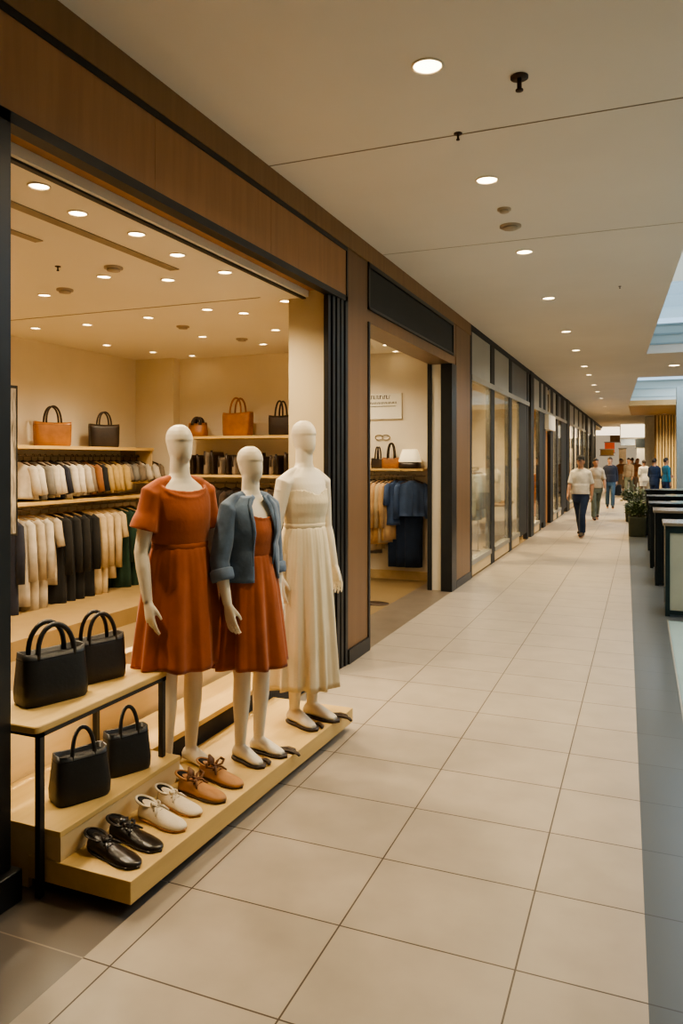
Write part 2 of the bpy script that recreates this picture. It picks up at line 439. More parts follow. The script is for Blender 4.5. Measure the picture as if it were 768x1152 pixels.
# left black jamb with plinth
lj = thing('wall_left_jamb', 'black left jamb of the near shop opening on a plinth block', 'frame'); del lj['category']; lj['kind'] = 'structure'
box('frame_stile', M['black'], W - .12, W + .012, 2.02, 2.118, .12, 2.95, lj, .003)
box('frame_stile', M['black_satin'], W - .3, W - .12, 2.035, 2.10, .12, 2.95, lj, .003)
box('plinth_block', M['black'], W - .34, W + .05, 1.9, 2.135, 0, .12, lj, .004)
# right black jamb: grooved
rj = thing('wall_left_jamb', 'black grooved right jamb of the near shop opening', 'frame'); del rj['category']; rj['kind'] = 'structure'
rj.name = 'wall_left_jamb'
for a, b, x in ((5.222, 5.27, -.02), (5.285, 5.335, -.008), (5.35, 5.41, -.0), (5.425, 5.48, .004), (5.495, 5.552, .012)):
    box('frame_stile', M['black'], W - .06, W + x, a, b, 0, 2.95, rj, .003)
box('frame_core', M['black_satin'], W - .06, W - .035, 5.31, 5.55, 0, 2.95, rj)
# pillars
struct(box('pillar', M['pillar'], W - .3, W + .004, 5.56, 6.03, .115, 3.345, bevel=.003), 'brown bronze panel pillar between two shops')
struct(box('baseboard_left', M['black'], W - .3, W + .022, 5.555, 6.04, 0, .115, bevel=.003), 'black base of the first brown pillar')
struct(box('pillar', M['pillar'], W - .3, W + .004, 9.30, 10.13, .10, 3.5, bevel=.003), 'brown bronze panel pillar before the glazed shopfront')
struct(box('baseboard_left', M['black'], W - .3, W + .014, 9.29, 10.14, 0, .10, bevel=.003))
# second shopfront
struct(box('trim_7', M['signgrey'], W - .2, W + .006, 6.07, 9.10, 2.97, 3.30, bevel=.004), 'charcoal sign band over the second shop')
for a, b in ((6.03, 6.065), (9.105, 9.14)):
    struct(box('trim_7', M['black'], W - .2, W + .015, a, b, 2.94, 3.34))
struct(box('trim_7', M['black'], W - .2, W + .015, 6.03, 9.14, 3.305, 3.345)); struct(box('trim_7', M['black'], W - .2, W + .015, 6.03, 9.14, 2.94, 2.965))
struct(box('wall_left', M['pillar'], W - .28, W - .005, 6.03, 9.3, 2.83, 2.94), 'brown soffit strip over the second shop opening')
struct(box('wall_left', M['pillar'], W - .28, W, 9.14, 9.3, 2.94, 3.345))
struct(box('trim_8', M['black'], W - .08, W + .014, 6.03, 6.07, 0, 2.83), 'black edge of the second shop opening')
struct(box('trim_8', M['black'], W - .13, W + .012, 9.05, 9.30, 0, 2.83), 'wide black right jamb of the second shop opening')
struct(box('wall_left', M['shopwall'], -2.455, W - .13, 9.1, 9.3, 0, 2.95))
struct(box('trim_8', M['black'], -2.51, -2.455, 9.08, 9.3, 0, 2.95))

# ------------------------------------------------------------------ shop one room
struct(poly('floor_shop', M['shopfloor'], [(BX, -1.), (W - .5, -1.), (W - .5, 2.85), (W, 2.85), (W, 5.56), (-2.57, 5.56), (-3.0, 6.4), (-3.22, PY), (BX, PY)], -.1, 0), 'tan floor of the near shop')
struct(poly('ceiling_shop', M['shopceil'], [(BX, -1.), (-2.42, -1.), (-2.42, 5.3), (-2.57, 5.4), (-3.2, PY), (BX, PY)], SC, SC + .1), 'cream ceiling of the near shop')
struct(box('wall_shop_back', M['shopwall'], BX - .1, BX, -1.1, PY + .1, 0, SC + .1), 'cream back wall of the near shop')
struct(box('wall_shop_near', M['shopwall'], BX, W - .35, -1.1, -1., 0, SC + .1))
XC = at(197, 450, Y=PY - .1).x
struct(box('wall_shop_end', M['shopwall'], XC, -3.15, PY, PY + .1, 0, SC + .1), 'cream end wall of the near shop')
struct(box('wall_shop_end', M['shopwall'], BX, XC, PY - .14, PY + .1, 0, SC + .1))
struct(poly('wall_shop_side', M['shopwall'], [(-2.565, 5.38), (-2.5, 5.38), (-3.14, PY), (-3.2, PY)], 0, SC + .1))
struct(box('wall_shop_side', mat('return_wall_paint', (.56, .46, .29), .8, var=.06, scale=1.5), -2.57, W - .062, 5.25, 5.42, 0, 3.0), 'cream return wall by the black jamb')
p = at(15, 360, Z=SC); struct(box('trim_9', M['slot'], BX, -2.75, p.y - .006, p.y + .006, SC - .003, SC + .02), 'thin dark ceiling joint in the near shop')

# long slot diffuser and vents in the shop ceiling
a = at(13, 229, Z=SC); b = at(198, 303, Z=SC)
tag(box('ceiling_vent', M['slot'], a.x - .035, a.x + .035, a.y - 1.2, b.y, SC - .006, SC + .03), 'long slot air diffuser recessed in the shop ceiling', 'air vent')
a = at(13, 260, Z=SC); b = at(45, 271, Z=SC)
tag(box('ceiling_vent', M['slot'], a.x - .03, a.x + .03, a.y - .5, b.y, SC - .006, SC + .03), 'short slot air diffuser in the shop ceiling at the left edge', 'air vent')

# ------------------------------------------------------------------ downlights
def downlight_master(name, r, lens):
    t = thing(name, 'x', 'ceiling light')
    rim = MB(); n = 28
    rings = []
    for rr, z in ((r, .02), (r, -.004), (r * .9, -.008), (r * .84, -.002), (r * .84, .02)):
        rings.append([(rr * math.cos(2 * PI * i / n), rr * math.sin(2 * PI * i / n), z) for i in range(n)])
    rim.loft(rings, False, False).build('rim', M['rim'], t)
    MB().disc((0, 0, .0), r * .86, n, .012).build('lens', lens, t)
    return t


def spot(loc, e, color=(1, .78, .48), r=.06, size=150, blend=1., name='lamp'):
    l = bpy.data.lights.new(name, 'SPOT'); l.energy = e; l.color = color; l.shadow_soft_size = r; l.spot_size = math.radians(size); l.spot_blend = blend
    o = bpy.data.objects.new(name, l); col.objects.link(o); o.location = loc
    return o


def area(loc, e, sx, sy, color=(1, .8, .55), rot=(0, 0, 0), name='lamp'):
    l = bpy.data.lights.new(name, 'AREA'); l.shape = 'RECTANGLE'; l.size = sx; l.size_y = sy; l.energy = e; l.color = color
    o = bpy.data.objects.new(name, l); col.objects.link(o); o.location = loc; o.rotation_euler = rot
    return o


CORR_L = [(492, 72), (551, 202), (593, 283), (616, 335.5), (636, 373), (648, 394), (657, 412), (663, 421.5), (668, 433), (672, 440.5), (677, 448), (681, 457), (685, 464), (688, 469.5), (691, 479)]
dl = downlight_master('downlight', .078, M['lens'])
dl['group'] = 'corridor downlights'
cl_pts = [at(x, y, Z=CE) for x, y in CORR_L]
cl_pts = [Vector((-.9 - .012 * p.y, p.y, p.z)) for p in cl_pts]
for i, p in enumerate(cl_pts):
    o = dl if i == 0 else copy_tree(dl)
    o.location = (p.x, p.y, CE)
    o['label'] = 'round lit downlight in the corridor ceiling row, %s from the front' % (['nearest and largest one'] + ORD[1:])[i] if i else 'largest and nearest round downlight in the corridor ceiling row'
    if i < 13: spot((p.x, p.y, CE - .03), 120)
o = copy_tree(dl); p = at(758, 411, Z=CE); o.location = (p.x, p.y, CE); o['label'] = 'round lit downlight on the ceiling strip between the two skylights'
o.scale = (1.5, 1.5, 1)
spot((p.x, p.y, CE - .03), 90)
for fx, fy in ((.7, 31.6), (1.6, 31.6), (-1.0, 31.), (-1.2, 38.), (-1.2, 44.), (-.6, 47.5)): spot((fx, fy, CE - .08), 260, (1, .80, .5))  # extra spots without fittings, added to brighten soffit, fins and far end

o = copy_tree(dl); p = at(745, 469, Z=CE); o.location = (p.x, 33.0, CE - .03); o['label'] = 'round lit downlight under the bronze soffit at the far right'

SHOP_L = [(44, 209), (87.5, 239.6), (153.6, 263), (199.5, 286.5), (253, 306), (117, 311), (189, 314.6), (50, 331.8), (40, 369), (98, 365), (166.7, 357), (233, 348), (274, 352), (321, 338.5), (310, 371),
          (227.6, 378.6), (296, 387), (172, 396), (120, 388), (216, 400)]
SHOP_LAB = ['largest shop ceiling downlight, at the top left corner of the opening', 'shop downlight second along the window side from the left', 'shop downlight third along the window side from the left',
            'shop downlight fourth along the window side from the left', 'shop downlight fifth along the window side from the left', 'shop downlight behind the slot diffuser, left of the middle',
            'shop downlight beyond the end of the slot diffuser', 'shop downlight near the left edge before the ceiling joint', 'shop downlight near the left edge beyond the ceiling joint',
            'shop downlight above the brown bag, beyond the ceiling joint', 'shop downlight just beyond the middle of the ceiling joint', 'shop downlight beyond the ceiling joint, right of the middle',
            'shop downlight beyond the joint above the tall denim mannequin', 'shop downlight nearest the cream return wall', 'shop downlight above the dark tote near the return wall',
            'shop downlight above the brown tote on the end wall shelf', 'shop downlight between the two totes of the end wall, by the wall', 'shop downlight nearest the inner wall corner',
            'shop downlight close to the back wall above the dark bag', 'small shop downlight close to the end wall above the pouch']
ds = downlight_master('downlight', .052, M['lens_shop']); ds['group'] = 'shop ceiling downlights'
for i, (x, y) in enumerate(SHOP_L):
    p = at(x, y, Z=SC); o = ds if i == 0 else copy_tree(ds)
    o.location = (p.x, min(p.y, PY - .2), SC); o['label'] = SHOP_LAB[i]
SHOP_E = 92
for x, y in ((-2.75, 2.5), (-2.75, 3.6), (-2.75, 4.7), (-3.7, 2.6), (-3.7, 3.8), (-3.8, 5.2), (-4.7, 3.8), (-4.75, 5.1), (-4.7, 6.4), (-3.7, 6.3)):
    spot((x, y, SC - .03), SHOP_E, (1, .82, .56), .05)

# detectors and sprinklers
def detector(p, z, r, label, m='detector', group=None):
    t = thing('smoke_detector', label, 'smoke detector', (p.x, p.y, z), 0, group)
    MB().disc((0, 0, -.012), r, 20, .03).build('base', M[m], t)
    MB().disc((0, 0, -.026), r * .7, 20, .016).build('cap', M[m], t)


for (x, y), lb in (((127.6, 300.5), 'round detector beside the slot diffuser in the shop ceiling'), ((73, 325.5), 'round detector left of the others in the shop ceiling'),
                   ((205.7, 367), 'round detector beyond the ceiling joint in the shop'), ((272, 381), 'round detector near the end wall of the shop')):
    detector(at(x, y, Z=SC), SC, .06, lb)
detector(at(567, 235, Z=CE), CE, .05, 'small flat detector between the second and third corridor downlights'); detector(at(574, 254, Z=CE), CE, .085, 'wider round detector just behind the small one in the corridor ceiling')


def sprinkler(p, z, s, label):
    t = thing('ceiling_sprinkler', label, 'sprinkler', (p.x, p.y, z))
    MB().disc((0, 0, -.008 * s), .034 * s, 18, .02 * s).build('escutcheon', M['bronze'], t)
    MB().tube([(0, 0, 0), (0, 0, -.05 * s)], .009 * s, 10).disc((0, 0, -.056 * s), .015 * s, 12, .006).build('nozzle', M['bronze'], t)


sprinkler(at(584, 86, Z=CE), CE, 1.25, 'dark bronze sprinkler right of the nearest corridor downlight')
sprinkler(at(515, 150, Z=CE), CE, .7, 'tiny sprinkler near the corridor ceiling seam')
sprinkler(at(697, 322, Z=CE), CE, .45, 'small sprinkler in the corridor ceiling left of the skylight')
sprinkler(at(65, 299.5, Z=SC), SC, .55, 'small sprinkler in the shop ceiling above the left detector')

# ------------------------------------------------------------------ window display: plinths, back panel, table
dp = thing('display_platform', 'long low pale oak display platform under the three mannequins', 'platform')
x0a, x0b = -1.705, -1.64
poly_o = poly('deck', M['oak'], [(-2.185, 2.196), (x0a, 2.196), (x0b, 4.24), (-2.185, 4.24)], .045, .13); poly_o.parent = dp
md = poly_o.modifiers.new('b', 'BEVEL'); md.width = .003; md.segments = 2
box('base_frame', M['black_satin'], -2.1, -1.76, 2.26, 4.18, 0, .045, dp)
us = thing('display_step', 'raised oak step holding two small black handbags', 'platform', (0, 0, 0))
box('top', M['oak'], -2.53, -2.03, 2.20, 2.985, .223, .245, us, .002)
box('riser', M['oak_face'], -2.53, -2.032, 2.204, 2.98, .1305, .223, us)
box('end_panel', M['oak_face'], -2.53, -2.19, 2.205, 2.225, 0, .1305, us)
bp_ = thing('display_ledge', 'long low oak ledge with dark recessed front behind the mannequins', 'platform')
box('top', M['oak'], -2.50, -2.19, 2.987, 4.85, .222, .25, bp_, .002)
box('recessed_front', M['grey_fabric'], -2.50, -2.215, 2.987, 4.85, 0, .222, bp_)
bk = box('display_back_panel', M['oak_face'], -2.60, -2.535, 2.19, 4.85, 0, .62, None, .003)
tag(bk, 'plain tan back panel closing the window display at knee height', 'panel')

tb = thing('display_table', 'narrow oak topped table with slim black steel legs, two black handbags on it', 'table')
TX0, TX1, TY0, TY1, TZ = -2.52, -2.085, 2.138, 2.975, .65
topm = MB()
topm.loft([sring((TX0 + TX1) / 2, (TY0 + TY1) / 2, z, (TX1 - TX0) / 2 - i, (TY1 - TY0) / 2 - i, 64, 24) for z, i in ((TZ - .028, .003), (TZ - .024, 0), (TZ - .004, 0), (TZ, .003))], smooth=False)
topm.build('tabletop', M['oak'], tb)
fr = MB()
for a in ((TX0 + .02, TX1 - .005, TY0 + .02, TY0 + .045), (TX0 + .02, TX1 - .005, TY1 - .045, TY1 - .02), (TX1 - .03, TX1 - .005, TY0 + .02, TY1 - .02), (TX0 + .02, TX0 + .045, TY0 + .02, TY1 - .02)):
    fr.box(*a, TZ - .046, TZ - .0285)
fr.build('frame', M['black'], tb)
for x, y, z in ((TX1 - .018, TY0 + .035, .0), (TX1 - .018, TY1 - .035, .2455), (TX0 + .032, TY1 - .035, .2455), (TX0 + .032, TY0 + .035, 0)):
    box('leg', M['black'], x - .0125, x + .0125, y - .0125, y + .0125, z, TZ - .046, tb, .002)

ul = area(((TX0 + TX1) / 2, (TY0 + TY1) / 2, TZ - .05), 2.2, .03, .7, (1, .82, .55))  # unseen lamp added under the tabletop to brighten the back panel
# ------------------------------------------------------------------ handbags
def handbag(label, cat, loc, rz, w, d, h, m, lin, hr=.009, hh=.15, hw=.5, taper=.9, group=None, e=5., hand_m=None, two=True):
    """local: width along X, depth along Y"""
    t = thing('handbag', label, 'handbag', loc, rz, group)
    b = MB(); n = 40; rings = []
    prof = [(0, .93), (.012, .98), (.05, 1.0), (h * .5, 1.0 - (1 - taper) * .4), (h * .85, taper + .01), (h, taper)]
    for z, k in prof:
        dd = d * (1 if z < h * .3 else lerp(1, .72, (z - h * .3) / (h * .7)))
        r = sring(0, 0, z, w / 2 * k, dd / 2 * k, n, e)
        if z > h * .8:
            r = [(x, y, zz - .012 * (1 - (abs(x) / (w / 2)) ** 2)) for x, y, zz in r]
        rings.append(r)
    tk = taper * .96
    rings.append([(x * .95, y * .86, z - .002) for x, y, z in rings[-1]])
    rings.append([(x * .95, y * .80, z - h * .35) for x, y, z in rings[-2]])
    b.loft(rings, True, True).build('body', m, t)
    dk = d * .72 * taper
    for s in ((-1, 1) if two else (-1,)):
        y = s * dk * .44
        path = []
        for i in range(17):
            a = PI * i / 16
            path.append((-math.cos(a) * w * hw / 2, y * (1 - .35 * math.sin(a)) + (0 if s < 0 else .012 * math.sin(a)), h - .035 + (hh + .035) * math.sin(a) ** .8))
        MB().tube(path, hr, 10, (0, 1, 0)).build('handle', hand_m or m, t)
    # top seam strip and base feet
    MB().loft([[(x * 1.006, y * 1.01, z) for x, y, z in sring(0, 0, h * .86 + dz, w / 2 * (taper + .008), d / 2 * (taper + .008) * lerp(1, .72, .8), n, e)] for dz in (-.001, .001)], True, True).build('seam', lin, t)
    return t


L_ = M['leather']; LI = M['leather_in']
hb_rz = math.radians(63)
handbag('large black leather handbag at the front of the display table', 'handbag', (-2.285, 2.425, TZ), hb_rz + .12, .285, .15, .215, L_, LI, .0105, .10, .55, .94)
handbag('black brown handbag behind the large one on the display table', 'handbag', (-2.295, 2.725, TZ), hb_rz + .12, .24, .125, .20, mat('dark_brown_black_leather', (.026, .017, .011), .42, var=.3, scale=12, bump=.12, bscale=70), LI, .009, .10, .55, .97)
handbag('small black handbag at the front of the oak step', 'handbag', (-2.17, 2.465, .246), hb_rz, .235, .14, .20, L_, LI, .0085, .095, .40, .9, two=False)
handbag('small black handbag behind the other one on the oak step', 'handbag', (-2.165, 2.755, .246), hb_rz, .21, .125, .19, L_, LI, .0085, .10, .40, .92, two=False)

# ------------------------------------------------------------------ shoes
def shoe_mesh(L, wd):
    n = 20; up = MB(); rings = []
    prof = [(0.0, .30, .050), (.03, .62, .074), (.10, .80, .080), (.22, .84, .080), (.34, .84, .072), (.46, .88, .060), (.60, .97, .050), (.74, 1.0, .042), (.86, .92, .034), (.95, .66, .026), (1.0, .28, .016)]
    for s, w, h in prof:
        y = -(s - .25) * L; r = []
        for i in range(n):
            a = PI * i / (n - 1)
            r.append((-wd / 2 * w * math.cos(a) * (1 - .18 * math.sin(a) ** 3), y, .008 + h * L / .25 * math.sin(a) ** .75))
        rings.append(r)
    up.loft(rings, True, True)
    return up


def shoe_sole(L, wd):
    n = 36; out = []
    for i in range(n):
        t = 2 * PI * i / n
        s = (1 - math.cos(t)) / 2
        w = interp([(0, .05), (.04, .55), (.2, .82), (.45, .84), (.7, 1.02), (.9, .82), (1., .05)], s)[0]
        out.append((math.copysign(wd / 2 * w * 1.03, math.sin(t)) if abs(math.sin(t)) > 1e-6 else 0, -(s - .25) * L * 1.02))
    return MB().loft([[(x * k, y, z) for x, y in out] for z, k in ((0, .96), (.004, 1.), (.010, 1.), (.012, .97))])


def make_shoe(label, loc, rz, m, L=.235, wd=.088, bow=1., group=None, lace=None, sole=None, tilt=0, flat=1.):
    L *= 1.12; t = thing('shoe', label, 'shoe', loc, rz, group); t.scale = (1, 1, flat)
    k = L / .25
    u = shoe_mesh(L, wd).build('upper', m, t, subsurf=1)
    shoe_sole(L, wd).build('sole', sole or M['sole'], t)
    # foot opening, collar and tongue
    cy = .03 * k; n = 22; zc = .083 * k
    rim = [(.029 * k * math.cos(2 * PI * i / n), cy - .052 * k * math.sin(2 * PI * i / n) * (1 if math.sin(2 * PI * i / n) < 0 else .9), zc + .010 * k * (-math.sin(2 * PI * i / n)) - .004) for i in range(n)]
    MB().tube(rim + rim[:2], .0055 * k, 8, (0, 0, 1)).build('collar', m, t)
    MB().loft([rim, [(x * .6, y, z - .004) for x, y, z in rim]], True, True).build('lining', M['leather_in'], t)
    lc = lace or m
    kb = MB(); y0 = cy - .055 * k; z0 = .078 * k
    for s in (-1, 1):
        kb.tube([(0, y0, z0), (s * .018 * bow, y0 + .006, z0 + .016 * bow), (s * .036 * bow, y0 + .01, z0 + .022 * bow), (s * .046 * bow, y0 - .002, z0 + .010 * bow), (s * .026 * bow, y0 - .012, z0 + .002), (0, y0 - .004, z0)], [(.004, .007), (.004, .010), (.004, .011), (.004, .010), (.004, .008), (.004, .006)], 8)
        kb.tube([(0, y0, z0), (s * .02, y0 - .022, z0 - .006), (s * .036, y0 - .040, z0 - .028)], [.005, .006, .004], 7)
    for j in range(2):
        kb.tube([(-.024 * k, y0 - .012 - .018 * j, z0 - .016 - .008 * j), (0, y0 - .016 - .018 * j, z0 - .003 - .007 * j), (.024 * k, y0 - .012 - .018 * j, z0 - .016 - .008 * j)], .004, 6)
    kb.ellipsoid((0, y0, z0 + .002), (.011, .009, .008), 10, 6)
    kb.build('laces', lc, t)
    # pointed heel tab and tongue flap
    if bow > .5:
        MB().loft([[(-.016 * k, cy - .03, zc - .02), (.016 * k, cy - .03, zc - .02), (.016 * k, cy - .037, zc - .02), (-.016 * k, cy - .037, zc - .02)], [(-.02 * k, cy - .028, zc + .02), (.02 * k, cy - .028, zc + .02), (.02 * k, cy - .034, zc + .02), (-.02 * k, cy - .034, zc + .02)],
                    [(-.004, cy - .016, zc + .042 * bow), (.004, cy - .016, zc + .042 * bow), (.004, cy - .021, zc + .042 * bow), (-.004, cy - .021, zc + .042 * bow)]]).build('tongue', lc, t)
    return t


PZ = .131
r80 = math.radians(80)
make_shoe('polished black leather shoe at the front corner of the platform', (-1.935, 2.32, PZ), r80 - .02, M['shoeblack'], .245, .092, .4, None, None, M['shoeblack'], flat=.66)
make_shoe('polished black leather shoe behind its mate, farther from the platform corner', (-1.93, 2.445, PZ), r80, M['shoeblack'], .245, .092, .6, None, None, M['shoeblack'], flat=.66)
make_shoe('ivory leather lace shoe in front of its mate', (-1.92, 2.61, PZ), r80 - .02, M['whiteleather'], .23, .092, .45, None, None, M['tanleather'], flat=.82)
make_shoe('ivory leather lace shoe behind its mate, turned flat', (-1.93, 2.755, PZ), r80 - .08, M['whiteleather'], .23, .09, .35, None, None, M['tanleather'], flat=.7)
make_shoe('tan leather shoe with a tied bow, in front of its mate', (-1.905, 2.885, PZ), r80 + .02, M['tanleather'], .235, .092, 1.1, None, mat('brown_lace', (.20, .085, .03), .6, var=.2), M['sole'], flat=.85)
make_shoe('tan leather shoe with a tall bow, behind its mate', (-1.905, 3.055, PZ), r80 - .05, M['tanleather'], .235, .092, 1.25, None, MATS['brown_lace'], M['sole'], flat=.78)

# ------------------------------------------------------------------ bodies
TORSO = [(.76, .150, .088, .100), (.84, .172, .098, .125), (.92, .174, .104, .120), (1.03, .152, .098, .095), (1.12, .124, .090, .080), (1.18, .136, .098, .085), (1.23, .148, .113, .090),
         (1.275, .154, .123, .095), (1.32, .157, .113, .100), (1.38, .162, .092, .095), (1.42, .155, .072, .080), (1.45, .110, .058, .068), (1.475, .068, .052, .060), (1.50, .053, .051, .055), (1.60, .050, .050, .052)]
TORSO_M = [(.76, .150, .095, .105), (.84, .168, .100, .125), (.92, .165, .105, .115), (1.0, .155, .110, .095), (1.08, .150, .108, .090), (1.16, .158, .112, .095), (1.22, .168, .118, .100),
           (1.27, .175, .120, .105), (1.32, .180, .115, .108), (1.38, .180, .095, .100), (1.42, .170, .075, .085), (1.45, .120, .062, .072), (1.475, .075, .058, .064), (1.50, .058, .056, .058), (1.57, .056, .056, .056)]


def tring(z, off=0, n=40, tab=TORSO, sx=1., fold=None):
    rx, rf, rb = interp(tab, z); out = []
    for i in range(n):
        t = 2 * PI * i / n; k = 1 + (fold(t) if fold else 0)
        c, s = math.cos(t), math.sin(t)
        out.append(((rx + off) * c * k * sx, (-(rf + off) * s if s > 0 else -(rb + off) * s) * k, z))
    return out


def limbs(pose):
    """joint positions; local figure faces -Y, height 1.75"""
    P = {}
    for s, nm in ((1, 'l'), (-1, 'r')):
        sh = Vector((.170 * s, .005, 1.388))
        el = sh + Vector(pose.get('el_' + nm, (.040 * s, .02, -.275)))
        wr = el + Vector(pose.get('wr_' + nm, (.010 * s, -.045, -.235)))
        hp = Vector((.088 * s, 0, .86))
        kn = hp + Vector(pose.get('kn_' + nm, (-.008 * s, -.01, -.40)))
        an = kn + Vector(pose.get('an_' + nm, (-.004 * s, .02, -.385)))
        P[nm] = (sh, el, wr, hp, kn, an)
    return P


def add_arm(b, sh, el, wr, k=1., to=1., s=1, top=None):
    """to = fraction of the arm covered (0..1), k inflates"""
    def off(r): return (r[0] + k, r[1] + k)
    m1 = sh.lerp(el, .45); m2 = el.lerp(wr, .3)
    pts = [sh + Vector((-.055 * s, 0, .012)), sh, m1, el, m2, wr]; rad = [(.045, .05), (.050, .052), (.043, .046), (.036, .038), (.037, .039), (.024, .027)]
    if to < 1:
        L1 = (el - sh).length; L2 = (wr - el).length; tot = (L1 + L2) * to
        q = sh + (el - sh) * (tot / L1) if tot <= L1 else el + (wr - el) * ((tot - L1) / L2)
        keep = [(p, r) for i, (p, r) in enumerate(zip(pts, rad)) if i < 2 or ((p - sh).length + (0 if i <= 3 else 0) < tot - .01 and (i <= 3 or tot > L1))]
        pts = [p for p, _ in keep] + [q]; rad = [r for _, r in keep] + [keep[-1][1] if tot < L1 else (.034, .036)]
    b.tube(pts, [off(r) for r in rad], 16)


def add_leg(b, hp, kn, an, k=0., flare=0.):
    m1 = hp.lerp(kn, .5); m2 = kn.lerp(an, .32); m3 = kn.lerp(an, .68)
    b.tube([hp + Vector((0, 0, .05)), hp, m1, kn, m2, m3, an], [(r[0] + k + f * flare, r[1] + k + f * flare) for r, f in zip([(.078, .085), (.080, .088), (.066, .072), (.047, .052), (.046, .056), (.036, .042), (.028, .034)], (0, 0, 0, .2, .5, .8, 1))], 18)


def add_foot(b, an, turn=0., h=None, w=1.):
    z = an.z - .02
    rot = Matrix.Rotation(turn, 3, 'Z')
    pts = [(0, .052, .030), (0, .03, .042), (0, -.01, .052), (0, -.06, .042), (0, -.105, .030), (0, -.145, .021), (0, -.175, .017)]
    rad = [(.022, .020), (.031, .036), (.034, .046), (.037, .036), (.041, .026), (.038, .019), (.022, .013)]
    base = Vector((an.x, an.y, 0))
    b.tube([base + rot @ Vector(p) for p in pts], [(x * w, y) for x, y in rad], 14)
    b.tube([base + Vector((0, 0, .045)), an], [(.030, .036), (.028, .034)], 14)


def add_hand(b, el, wr, s, curl=.35, k=1.):
    d = (wr - el).normalized()
    med = Vector((-s, 0, 0)); med = (med - d * med.dot(d)).normalized()      # palm faces the thigh
    fwd = d.cross(med) * (1 if True else 1)
    if fwd.y > 0: fwd = -fwd
    kn = wr + d * .095 * k
    b.tube([wr - d * .03, wr, wr + d * .035 * k, kn - d * .012, kn + d * .004], [(.021, .024), (.019, .026), (.017, .037), (.015, .041), (.010, .036)], 14, ref=med)
    for f, (o, l, c) in enumerate(((-.030, .078, .8), (-.0105, .088, 1.), (.0095, .082, 1.15), (.0285, .064, 1.35))):
        base = kn - d * .012 - fwd * o
        cc = curl * c; sp = -fwd * o * .14
        p1 = base + d * .035 * math.cos(cc * .4) + med * .03 * math.sin(cc * .4) + sp
        p2 = p1 + (d * math.cos(cc * 1.1) + med * math.sin(cc * 1.1)) * l * .38
        p3 = p2 + (d * math.cos(cc * 1.9) + med * math.sin(cc * 1.9)) * l * .30
        b.tube([base - d * .015, base, p1, p2, p3], [.0088, .0092, .0086, .0080, .0064], 9)
    tb_ = wr + d * .028 + fwd * .024 + med * .006
    t1 = tb_ + (d * .80 + fwd * .45 + med * .35).normalized() * .034
    t2 = t1 + (d * .9 + fwd * .25 + med * .35).normalized() * .028
    t3 = t2 + (d * .95 + fwd * .05 + med * .4).normalized() * .020
    b.tube([tb_ - d * .018 - fwd * .010, tb_, t1, t2, t3], [.013, .013, .0105, .009, .0065], 10)


def add_head(b, kind='mannequin', turn=0., lean=0.):
    rot = Matrix.Rotation(turn, 3, 'Z')
    def P(p): return rot @ Vector(p)
    if kind == 'mannequin':
        rings = []
        for z, rx, rf, rb, cy in ((1.515, .040, .040, .045, .0), (1.532, .050, .068, .05, -.004), (1.555, .060, .082, .068, -.006), (1.585, .067, .088, .085, -.006), (1.62, .0725, .090, .095, -.004), (1.65, .0765, .0915, .100, 0),
                                  (1.66, .0785, .098, .102, 0), (1.69, .076, .090, .098, 0), (1.715, .066, .076, .085, 0), (1.735, .048, .055, .062, 0), (1.748, .024, .027, .03, 0)):
            kx, ky = .80, .86; z = 1.748 - (1.748 - z) * .88
            rings.append([P(((rx * kx) * math.cos(2 * PI * i / 28), .004 + cy + (-(rf * ky) * math.sin(2 * PI * i / 28) if i < 14 else -(rb * ky) * math.sin(2 * PI * i / 28)), z)) for i in range(28)])
        b.loft(rings)
    else:
        rings = []
        for z, rx, rf, rb in ((1.515, .040, .05, .045), (1.53, .047, .075, .05), (1.555, .057, .086, .068), (1.59, .066, .092, .088), (1.63, .073, .092, .097), (1.67, .074, .088, .098), (1.705, .066, .075, .086), (1.735, .045, .048, .058), (1.75, .02, .02, .025)):
            rings.append([P((rx * math.cos(2 * PI * i / 24), -rf * math.sin(2 * PI * i / 24) if i < 12 else -rb * math.sin(2 * PI * i / 24), z)) for i in range(24)])
        b.loft(rings)
        b.tube([P((0, -.084, 1.652)), P((0, -.104, 1.615)), P((0, -.106, 1.598)), P((0, -.085, 1.59))], [(.008, .008), (.011, .011), (.014, .010), (.01, .006)], 10)
        b.tube([P((-.022, -.084, 1.563)), P((0, -.093, 1.565)), P((.022, -.084, 1.563))], [(.005, .004), (.009, .008), (.005, .004)], 8, ref=(0, 0, 1))
        for s in (-1, 1): b.ellipsoid(P((s * .074, .01, 1.62)), (.012, .022, .034), 10, 8)


def add_torso(b, tab=TORSO, off=0, zs=None, n=40):
    zs = zs or [.76, .80, .84, .88, .92, .96, 1.0, 1.04, 1.08, 1.12, 1.16, 1.19, 1.22, 1.25, 1.27, 1.29, 1.32, 1.35, 1.38, 1.40, 1.42, 1.435, 1.45, 1.4625, 1.475, 1.5, 1.54, 1.60]
    b.loft([tring(z, off, n, tab) for z in zs])


